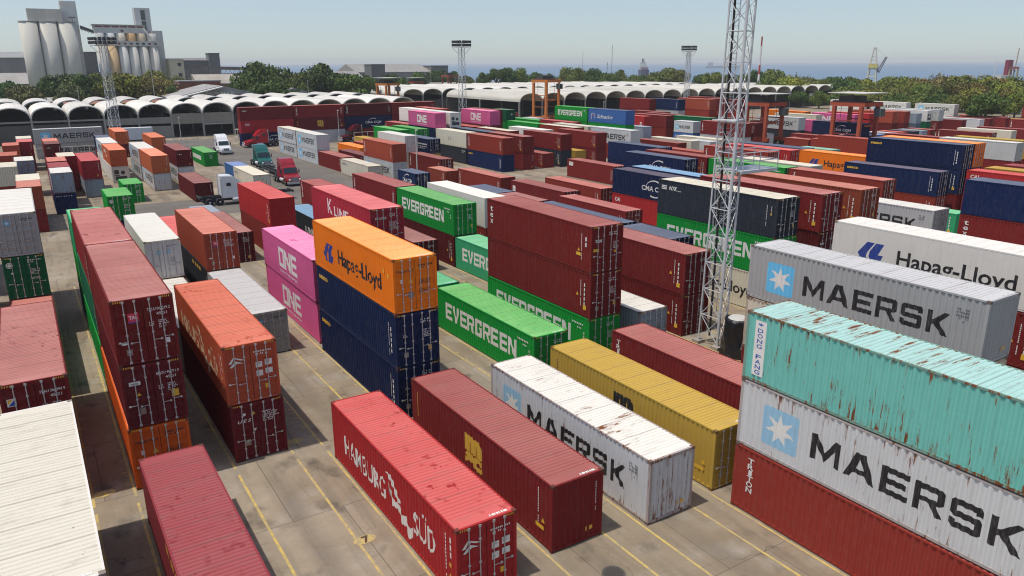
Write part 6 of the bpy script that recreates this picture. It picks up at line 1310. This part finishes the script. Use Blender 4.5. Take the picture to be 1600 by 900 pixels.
# ------------------------------------------------------------------ labels for the containers and the trees
LAB = {
 'ham': ('bright red container with white double word lettering', 'bright red container with white lettering alone on the ground in front'),
 'msc': ('maroon container with gold emblem', 'maroon ground container with stacked gold initials, nearest the lower centre'),
 'maeold': ('rust streaked white lettered container', 'rust streaked pale grey container with star and black lettering, roof badly rusted'),
 'ochre': ('near mustard container with black letter m', 'mustard yellow container with black letter m, beside the rust streaked pale one'),
 'tri1': ('lone maroon container at the tower foot', 'maroon ground container between the mustard one and the lattice tower'),
 'cyan': ('weathered turquoise container', 'weathered turquoise container with a blue lettered white board, topping the right stack'),
 'maemid': ('rust spotted middle container below the turquoise one', 'rust spotted grey container with star and black letters directly below the turquoise one'),
 'maegrey': ('big mid grey container with blue star square', 'big clean mid grey container with star square and black letters, behind the turquoise one'),
 'hapwhite': ('big white container with blue emblem', 'big white smooth sided container with blue leaning emblem and black lettering at right'),
 'pinkroof': ('pinkish red roof at bottom left', 'faded pinkish red container with brown scuffs on its roof, bottom left foreground'),
 'hapag': None, 'bmou': ('dark maroon doors below the red board doors', 'dark maroon container with yellow placard doors, middle of the tall left stack'),
 'tal': ('pink roofed maroon container with red board on its door', 'pink roofed maroon container with small red board on its door, topping the left stack'),
 'talbehind': ('pink stained roof behind the red board container', 'container with pink stained roof end to end behind the red board container'),
 'greenl': ('pale green roof behind the pink roofs', 'pale green short container behind the two long pink roofs at left'),
 'ues': ('dark maroon doors with three slanted letters', 'dark maroon container whose doors show three slanted white letters, at ground level'),
 'sudorange': ('blotchy faded orange container', 'faded orange container with red roof blotches and white bird emblem on its door'),
 'whitelow': ('low white roof between two left stacks', 'low white roofed container wedged between the pink roofed and faded orange stacks'),
 'whitedoor': ('white container with two blue square door emblems', 'white container with two small blue star squares on its white doors'),
 'greylow': ('light grey roofed low container', 'light grey roofed ground container with grey doors right of the faded orange one'),
 'tal2': ('brick red container left of the white grey lane', 'brick red container with small red door board, resting on a charcoal one'),
 'redlow': None, 'maroonlow': ('dark maroon doors at the lane corner', 'dark maroon ground container with white door marks beside the brick red one'),
 'bigwhite': ('large white roof at bottom left corner', 'large off white roofed container filling the bottom left corner'),
 'ffau': ('pink roof at left edge with blue yellow door sticker', 'container with scratched pink roof and blue yellow door sticker at left edge'),
 'stripe': ('low pink strip of roof at left edge', 'low pink roofed container just below the dark green doors at left edge'),
 'greendoor': ('dark green doors with round white logo', 'dark green container at left edge with round white logo on its doors'),
 'greydoor': ('grey doors under a white roof', 'grey container with white roof and small blue star on its doors, left edge'),
 'seacolow': ('bottom navy container under the orange one', 'navy container with small yellow word, at the bottom below the vivid orange one'),
 'seacomid': ('middle navy container under the orange one', 'navy container with small yellow word directly under the vivid orange one'),
 'haporange': ('vivid orange container on two navy ones', 'vivid orange container with blue emblem and black lettering on two navy containers'),
 'onelow': ('lower pink container', 'lower of the two pink containers with white block letters left of the orange stack'),
 'onetop': ('upper pink container', 'upper of the two pink containers with white block letters left of the orange stack'),
 'kline': ('crimson container with big white initial', 'crimson container with pale roof and big white serif initial behind the orange one'),
 'redtop': ('bright red container above the two pinks', 'bright red container on a rust red one, beyond the two stacked pinks'),
 'skyblue': ('sky blue roof', 'charcoal container with sky blue roof between the bright red and crimson ones'),
 'm20': ('short maroon container beside the lane', 'short maroon container with dark doors beside the maroon truck'),
 'evgfront': ('bright green ground container in the middle', 'bright green ground container with white block letters right of the navy doors'),
 'paleg': ('pale green roof behind the green ground container', 'pale green ground container just behind the bright green ground one'),
 'evgbase': ('green container under two maroon ones', 'bright green container with white letters at the base of the tall maroon stack'),
 'texmid': ('middle container of the tall maroon stack', 'maroon container in the middle of the tall stack above the bright green base'),
 'tex': ('top maroon container with three small white letters', 'top maroon container with three small white letters on its doors, picture centre'),
 'lowdoor': ('low pink roof right of the orange one', 'low pink roofed container with dark doors just right of the vivid orange one'),
 'rusty20': ('short rusty white roofed container', 'short blue grey container with rust stained white roof beside the tall maroon stack'),
 'paleever': ('pale green container with cropped white letters', 'pale green ground container half hidden behind the tall maroon stack'),
 'everhigh': ('bright green container high in the centre', 'bright green container with white block letters, on a dark maroon one'),
 'pairlow': ('lower maroon container left of the tower', 'lower maroon container of the pair just left of the lattice tower'),
 'pairtop': ('upper maroon container left of the tower', 'upper maroon container of the pair just left of the lattice tower'),
 'whitereef': ('long white roof behind the green container', 'long white smooth container just behind the high bright green one'),
 'cai': ('bright red container under the navy arc one', 'bright red container with three white letters under the navy one with arcs'),
 'cmabig': ('navy container with white arcs', 'navy container with white arc emblem, left of the charcoal one with flag'),
 'hapcream': ('cream container behind the tower legs', 'cream ground container with black lettering seen through the tower legs'),
 'evgtower': ('green container behind the tower', 'bright green container with white letters behind the tower, under the charcoal one'),
 'nyk': ('charcoal container with cream roof', 'charcoal container with cream roof and tiny striped flag behind the tower'),
 'maro': ('long maroon roof right of the charcoal one', 'maroon container with pale worn roof just right of the charcoal one'),
 'ora': ('brick red doors right of the maroon roof', 'brick red container with lettered doors right of the long worn maroon roof'),
 'maefar': ('white roofed grey container with black letters', 'light grey container with white roof and cropped black letters behind the big white one'),
 'tria': ('long rust red container right of the green letters', 'rust red container with white stacked letters in front of the orange emblem one'),
 'evc': ('green container right behind the tower platform', 'bright green container with big white letters just behind the tower platform'),
 'hapfar': ('far orange container with blue emblem', 'far vivid orange container with blue emblem left of the two navy ones'),
 'sea': ('lower right navy container', 'navy container with small yellow word, lower of the two at right'),
 'sea2': ('upper right navy container', 'navy container with small yellow word, higher and farther of the two at right'),
 'oran': ('orange doors behind the upper navy one', 'orange container whose lettered doors show right behind the higher navy one'),
 'cmaright': ('navy container at the right edge', 'large navy container with white letters cut off by the right picture edge'),
 'cair': ('red container behind the right edge navy one', 'bright red container with white letters behind the right edge navy one'),
 'yellowr': ('mustard roof at right edge', 'mustard yellow roofed container behind the bright red one at right edge'),
 'lt': ('grey white roofed short container on navy', 'short blue grey container with rounded white roof on a navy one at left'),
 'texend': ('dark maroon end with three letters at far left', 'short dark maroon container with three white letters before the long grey broadside one'),
 'red19': ('far left red end', 'short deep red container end left of the dark maroon lettered end'),
 'gy20': ('far left grey end with white roof', 'short grey container end with white roof at far left'),
 'red': ('deep red container on a blue grey one', 'deep red container on a blue grey one in the left block'),
 'or': ('burnt orange container on a reefer', 'burnt orange container resting on a white refrigerated one in the left block'),
 'o5': ('orange container beside two grey lettered ones', 'burnt orange container with yellow tag on a pale lettered one, left block'),
 'tx': ('dark maroon container with three letters in the left block', 'dark maroon container with three white letters on its end, left block'),
 'm6': ('dark maroon container in front of the left block', 'dark maroon ground container nearest in front of the left block'),
 'ev': ('green container with white side panel', 'bright green container with white side panel and round logo by the white truck'),
 'bl': ('mid blue container beside the lane', 'short mid blue container behind the cream one beside the lane'),
 'bwh': ('cream container beside the lane', 'cream container with rusty ribbed end beside the lane, left of the trucks'),
 'g20a': ('nearer short green container', 'nearer of two short dark green containers with round logo, left block'),
 'g20b': ('farther short green container', 'farther of two short dark green containers with round logo, left block'),
 'bs1': ('leftmost top broadside maroon container', 'leftmost maroon container topping the long broadside row by the white arches'),
 'bs1m': ('red broadside container', 'deep red container in the broadside row just behind the bright red truck'),
 'bs1l': ('navy broadside container behind the red truck', 'navy container with white letters directly behind the bright red truck'),
 'bs2m': ('broadside container with gold emblem', 'dark maroon container with gold initials in the long broadside row'),
 'bs3m': ('navy broadside container with white name', 'navy container with white name and arcs in the long broadside row'),
 'ms1': ('upper left of four pale grey boxes', 'upper left one of four short pale grey lettered containers by the lane'),
 'ms1l': ('lower left of four pale grey boxes', 'lower left one of four short pale grey lettered containers by the lane'),
 'ms2': ('upper right of four pale grey boxes', 'upper right one of four short pale grey lettered containers by the lane'),
 'ms2l': ('lower right of four pale grey boxes', 'lower right one of four short pale grey lettered containers by the lane'),
 'org': ('flat orange container behind the four grey boxes', 'vivid orange ground container right of the four short pale grey ones'),
 'yl': ('small yellow container', 'mustard yellow short container before the dark maroon truck'),
 'rs': ('brick red container on light grey', 'brick red container on a light grey lettered one, beside the pale lamp post'),
 'cma20': ('short navy container with arcs', 'short dark navy container with white letters behind the high green one'),
 'w40': ('white container with white doors in the middle', 'white container with pale doors behind the pale lamp post'),
 'db': ('dark blue container right of the white doors', 'navy container with slate roof and white lines right of the white doors'),
 'cg': ('cream container on charcoal', 'cream smooth container with small dark emblem, on a charcoal one'),
 'one1': ('left pink container near the arches', 'left of the two magenta pink containers below the floodlight mast'),
 'one2': ('right pink container near the arches', 'right of the two magenta pink containers below the floodlight mast'),
 'whr': ('white reefer between two pinks', 'white refrigerated container between the two magenta pink ones'),
 'evgfar': ('far bright green container', 'far bright green container with white letters left of the mid blue script one'),
 'saf': ('mid blue script container', 'mid blue container with white handwritten style lettering before the grey arches'),
 'mrk': ('grey lettered container below the script one', 'pale grey container with black letters on a rust one, before the mid blue script one'),
 'yy': ('small mustard end', 'short mustard yellow container low between two maroon stacks'),
 'grb': ('dark green end with white dot', 'short dark green container with white dot right of the magenta pinks'),
 'ms': ('short pale container on blue', 'short pale grey container with small black letters on a mid blue one'),
 'scbox': ('grey ribbed box under the rusty carrier', 'pale grey ribbed short container standing under the rusty red carrier'),
 'cmasc': ('navy container between the carriers', 'navy container with white arcs between the two rusty carriers'),
 'hapsc': ('cream container behind the orange carrier', 'cream container with dark lettering behind the rusty orange carrier'),
 'onepink': ('pink container behind the orange carrier', 'magenta pink container showing through the rusty orange carrier'),
 'reef1': ('rightmost far white container', 'rightmost white lettered container of the far row below the trees'), 'reef2': ('middle far white container', 'middle white lettered container of the far row below the trees'), 'reef3': ('leftmost far white container', 'leftmost white lettered container of the far row, right of the parked cars'),
 'rsk': ('far grey container with three letters', 'far light grey container with three black letters on a maroon one'),
 'bigr': ('rust red container at the upper right edge', 'rust red container with white stacked letters at the upper right edge'),
 'rr': ('long far maroon container at right', 'long maroon ground container with dark doors in the far right field'), 'whr2': ('long far cream container at right', 'long cream ground container in the far right field beside a maroon one'),
 'w3': ('white roofed grey container right of the orange doors', 'light grey container with white roof on maroon, right of the orange doors'),
 'teal': ('grey green container', 'short grey green container with small emblem left of the higher navy one'),
}
SIZE = {40: 'long', 20: 'short'}
def tier(c):
    n, k = c['n'], c['tier']
    if n == 1: return 'on the ground'
    if k == n-1: return 'atop two others' if n == 3 else 'atop another'
    return 'under two others' if (n == 3 and k == 0) else ('in mid stack' if n == 3 else 'under another')
def label_containers():
    marks = [(v[0], c) for c in CONTAINERS for v in [LAB.get(c['id'])] if v]
    used = set()
    for c in CONTAINERS:
        o = c['o']; o['group'] = 'shipping containers stacked in the yard'
        v = LAB.get(c['id'])
        if v: o['label'] = v[1]; used.add(v[1])
    ORD = ['nearest', 'second nearest', 'third nearest', 'fourth nearest', 'fifth nearest']
    for c in CONTAINERS:
        if LAB.get(c['id']): continue
        a = c['p']; best = None; nm = NAMEC[c['col']]; tr = tier(c)
        for ref, r in sorted(marks, key=lambda q: hypot(q[1]['p'][0]-a[0], (q[1]['p'][1]-a[1])*2)):
            b = r['p']
            if r is c: continue
            dx, dy = a[0]-b[0], a[1]-b[1]
            if r['stack'] == c['stack']: dirs = 'in the stack of'
            elif abs(dx) > abs(dy)*1.2: dirs = 'right of' if dx > 0 else 'left of'
            else: dirs = 'in front of' if dy > 0 else 'behind'
            rank = 0; more = 0
            for q in CONTAINERS:
                if q is c or q['col'] != c['col'] or q['L'] != c['L'] or tier(q) != tr: continue
                e = (q['p'][0]-b[0], q['p'][1]-b[1]); same = q['stack'] == r['stack']
                dd = 'in the stack of' if same else (('right of' if e[0] > 0 else 'left of') if abs(e[0]) > abs(e[1])*1.2 else ('in front of' if e[1] > 0 else 'behind'))
                if dd == dirs and hypot(*e) < hypot(dx, dy)-1e-6: rank += 1
                elif dd == dirs: more += 1
            if dirs == 'in the stack of': lab = '%s %s container %s, in the stack of the %s' % (nm, SIZE[c['L']], tr, ref)
            else: lab = '%s %s container %s, %s%s the %s' % (nm, SIZE[c['L']], tr, '' if rank == 0 and not more else (ORD[rank]+' ' if rank < 5 else ''), dirs, ref)
            if rank >= 5 or len(lab.split()) > 16 or lab in used: continue
            key = rank
            if best is None or key < best[0]: best = (key, lab)
            if key == 0: break
        lab = best[1] if best else '%s container %s' % (nm, tr)
        o = c['o']; o['label'] = lab; used.add(lab)
    shape = {0: 'rounded', 1: 'rounded', 2: 'rounded', 3: 'rounded', 4: 'thin crowned', 5: 'broad spreading'}
    marks2 = [('fat grey silos', 75), ('floodlight mast by the silos', 160), ('banded silo row', 215), ('pale yellow block', 272), ('broad spreading round tree', 405), ('dark square tower', 586), ('middle floodlight mast', 718), ('light orange carrier', 855), ('taller thin aerial', 957), ('hazy cargo ship', 1005), ('farther floodlight mast', 1081), ('tall near tower', 1160), ('red and white mast', 1190), ('parked cars', 1255), ('rusty orange carrier', 1330), ('portal harbour crane', 1364), ('far white container row', 1440), ('white moored boat', 1521), ('dark red ship funnel', 1578)]
    cnt = {}
    for t, px, top, cn, i, D in TREES:
        nm, mx = min(marks2, key=lambda q: abs(q[1]-px)); dirs = 'left of' if px < mx-6 else ('right of' if px > mx+6 else 'beside')
        lab = '%s %s tree %s the %s' % (cn, shape[i], dirs, nm); cnt.setdefault(lab, []).append((t, top, px, mx))
    for lab, L_ in cnt.items():
        if len(L_) == 1: L_[0][0]['label'] = lab; continue
        L_.sort(key=lambda q: abs(q[2]-q[3]))
        for k, q in enumerate(L_):
            q[0]['label'] = ['nearest ', 'second ', 'third ', 'fourth ', 'fifth ', 'sixth ', 'seventh ', 'eighth ', 'ninth '][k]+lab
build_containers()
def keep_largest(limit=300):
    # what the picture shows of each container: the nearest box along each ray of a coarse grid; the least visible become one mass
    import numpy as np
    px, py = np.meshgrid(np.arange(1, 1600, 2.), np.arange(140, 900, 2.))
    D = np.array(FWD)*F_PX+np.array(RGT)*(px-800)[..., None]-np.array(UPV)*(py-450)[..., None]; best = np.full(px.shape, 1e9); who = np.full(px.shape, -1); O = np.array(CAM)
    for i, c in enumerate(CONTAINERS):
        cx, cyy, cz = c['xyz']; L = LEN[c['L']]; hx, hy = (L/2, W/2) if c['rz'] else (W/2, L/2); h2 = c['H']/2; C0 = np.array((cx, cyy, cz)); Hh = np.array((hx, hy, h2))
        P8 = [proj((cx+a*hx, cyy+b_*hy, cz+d*h2)) for a in (-1, 1) for b_ in (-1, 1) for d in (-1, 1)]
        if any(q is None for q in P8): x0, x1, y0, y1 = 0, 1600, 140, 900
        else: x0, x1 = min(q[0] for q in P8), max(q[0] for q in P8); y0, y1 = min(q[1] for q in P8), max(q[1] for q in P8)
        i0, i1 = max(0, int(x0/2)-1), min(px.shape[1], int(x1/2)+2); j0, j1 = max(0, int((y0-140)/2)-1), min(px.shape[0], int((y1-140)/2)+2)
        if i0 >= i1 or j0 >= j1: continue
        d = D[j0:j1, i0:i1]; ta = (C0-Hh-O)/d; tb = (C0+Hh-O)/d; tn = np.minimum(ta, tb).max(-1); tf = np.maximum(ta, tb).min(-1)
        ok = (tn < tf) & (tn > 0) & (tn < best[j0:j1, i0:i1]); best[j0:j1, i0:i1][ok] = tn[ok]; who[j0:j1, i0:i1][ok] = i
    n_ = np.bincount(who[who >= 0].ravel(), minlength=len(CONTAINERS)); cnt = {c['o'].name: int(n_[i]) for i, c in enumerate(CONTAINERS)}
    ranked = sorted(CONTAINERS, key=lambda c: -cnt.get(c['o'].name, 0)); rest = ranked[limit:]
    print('containers seen', sum(1 for c in CONTAINERS if cnt.get(c['o'].name, 0)), 'smallest kept', cnt.get(ranked[limit-1]['o'].name, 0))
    V, Fc, Cc = [], [], []
    for c in rest:
        todo = [c['o']]
        bpy.context.view_layer.update()
        while todo:
            o = todo.pop(); todo += list(o.children)
            if o.type == 'MESH' and o.name.split('.')[0] in ('side_panel', 'end_panel', 'roof', 'frame', 'door'):
                b = len(V); M = o.matrix_world; V += [tuple(M @ v.co) for v in o.data.vertices]
                for p in o.data.polygons: Fc.append(tuple(i+b for i in p.vertices)); Cc.append(tuple(o.color[:3]))
    me = bpy.data.meshes.new('stacked_containers'); me.from_pydata(V, [], Fc)
    ca = me.color_attributes.new('tint', 'FLOAT_COLOR', 'CORNER')
    for p in me.polygons:
        for li in p.loop_indices: ca.data[li].color = (*Cc[p.index], 1)
    m = NT('mass_paint'); a = m.n('ShaderNodeAttribute', attribute_name='tint').outputs['Color']; nz = m.noise(m.coords((.6, .6, .6), False), 1., 5.); m.set(base=m.mix(m.ramp(nz, .3, .75, 0., .35), a, m.mix(1., a, (.6, .58, .55), 'MULTIPLY')), rough=.6)
    o = put('stacked_containers', me, 'mass_paint'); o['kind'] = 'stuff'; o['label'] = 'mostly hidden lower and far containers filling the stacks'
    gone = set()
    for c in rest:
        todo = [c['o']]
        while todo: q = todo.pop(); todo += list(q.children); gone.add(q)
        CONTAINERS.remove(c)
    bpy.data.batch_remove(list(gone))
keep_largest(); label_containers()
# ------------------------------------------------------------------ haze, light, sky
HAZE = True
if HAZE:
    bx = MB().box(-3500, -500, -5.2, 9000, 9000, 62).mesh('haze'); mt = bpy.data.materials.new('haze'); mt.use_nodes = True; nt = mt.node_tree; nt.nodes.clear(); o_ = nt.nodes.new('ShaderNodeOutputMaterial'); v_ = nt.nodes.new('ShaderNodeVolumePrincipled'); nt.links.new(v_.outputs[0], o_.inputs['Volume'])
    v_.inputs['Density'].default_value = .00014; v_.inputs['Color'].default_value = (.93, .96, 1., 1); v_.inputs['Anisotropy'].default_value = .0
    bx.materials.append(mt); hz = bpy.data.objects.new('haze', bx); COL.objects.link(hz); hz['kind'] = 'stuff'
SUN = Vector((-.33, .025, .943)).normalized()
sl = bpy.data.lights.new('sun', 'SUN'); sl.energy = 2.85; sl.angle = radians(.8); sl.color = (1., .94, .845); so = bpy.data.objects.new('sun', sl); COL.objects.link(so); so.rotation_euler = SUN.to_track_quat('Z', 'Y').to_euler(); so.location = (0, 0, 90)
w = bpy.data.worlds.new('World'); scene.world = w; w.use_nodes = True; nt = w.node_tree; nt.nodes.clear(); sky = nt.nodes.new('ShaderNodeTexSky'); sky.sky_type = 'NISHITA'; sky.sun_disc = False
sky.sun_elevation = math.asin(SUN.z); sky.sun_rotation = atan2(SUN.x, SUN.y); sky.air_density = 1.; sky.dust_density = 1.6; sky.ozone_density = 1.5; sky.altitude = 20
tc = nt.nodes.new('ShaderNodeTexCoord'); sp = nt.nodes.new('ShaderNodeSeparateXYZ'); mz = nt.nodes.new('ShaderNodeMath'); mz.operation = 'MULTIPLY_ADD'; mz.inputs[1].default_value = .95; mz.inputs[2].default_value = .05; cb = nt.nodes.new('ShaderNodeCombineXYZ')
nt.links.new(tc.outputs['Generated'], sp.inputs[0]); nt.links.new(sp.outputs[2], mz.inputs[0]); nt.links.new(sp.outputs[0], cb.inputs[0]); nt.links.new(sp.outputs[1], cb.inputs[1]); nt.links.new(mz.outputs[0], cb.inputs[2]); nt.links.new(cb.outputs[0], sky.inputs[0])   # hazy air: the pale band just above the horizon reaches down to it
bg = nt.nodes.new('ShaderNodeBackground'); bg.inputs['Strength'].default_value = .14; wo = nt.nodes.new('ShaderNodeOutputWorld'); mx = nt.nodes.new('ShaderNodeMix'); mx.data_type = 'RGBA'; mx.blend_type = 'MULTIPLY'; mx.inputs[0].default_value = 1.; mx.inputs[7].default_value = (.985, .93, .875, 1); nt.links.new(sky.outputs[0], mx.inputs[6]); nt.links.new(mx.outputs[2], bg.inputs[0]); nt.links.new(bg.outputs[0], wo.inputs[0])
vs = scene.view_settings; vs.view_transform = 'Standard'; vs.look = 'None'; vs.exposure = .22; vs.gamma = 1.; vs.use_curve_mapping = False
cy = scene.cycles; cy.max_bounces = 5; cy.diffuse_bounces = 3; cy.glossy_bounces = 2; cy.transmission_bounces = 2; cy.volume_bounces = 0; cy.caustics_reflective = False; cy.caustics_refractive = False; cy.use_denoising = True; cy.filter_width = 1.1; cy.sample_clamp_indirect = 6
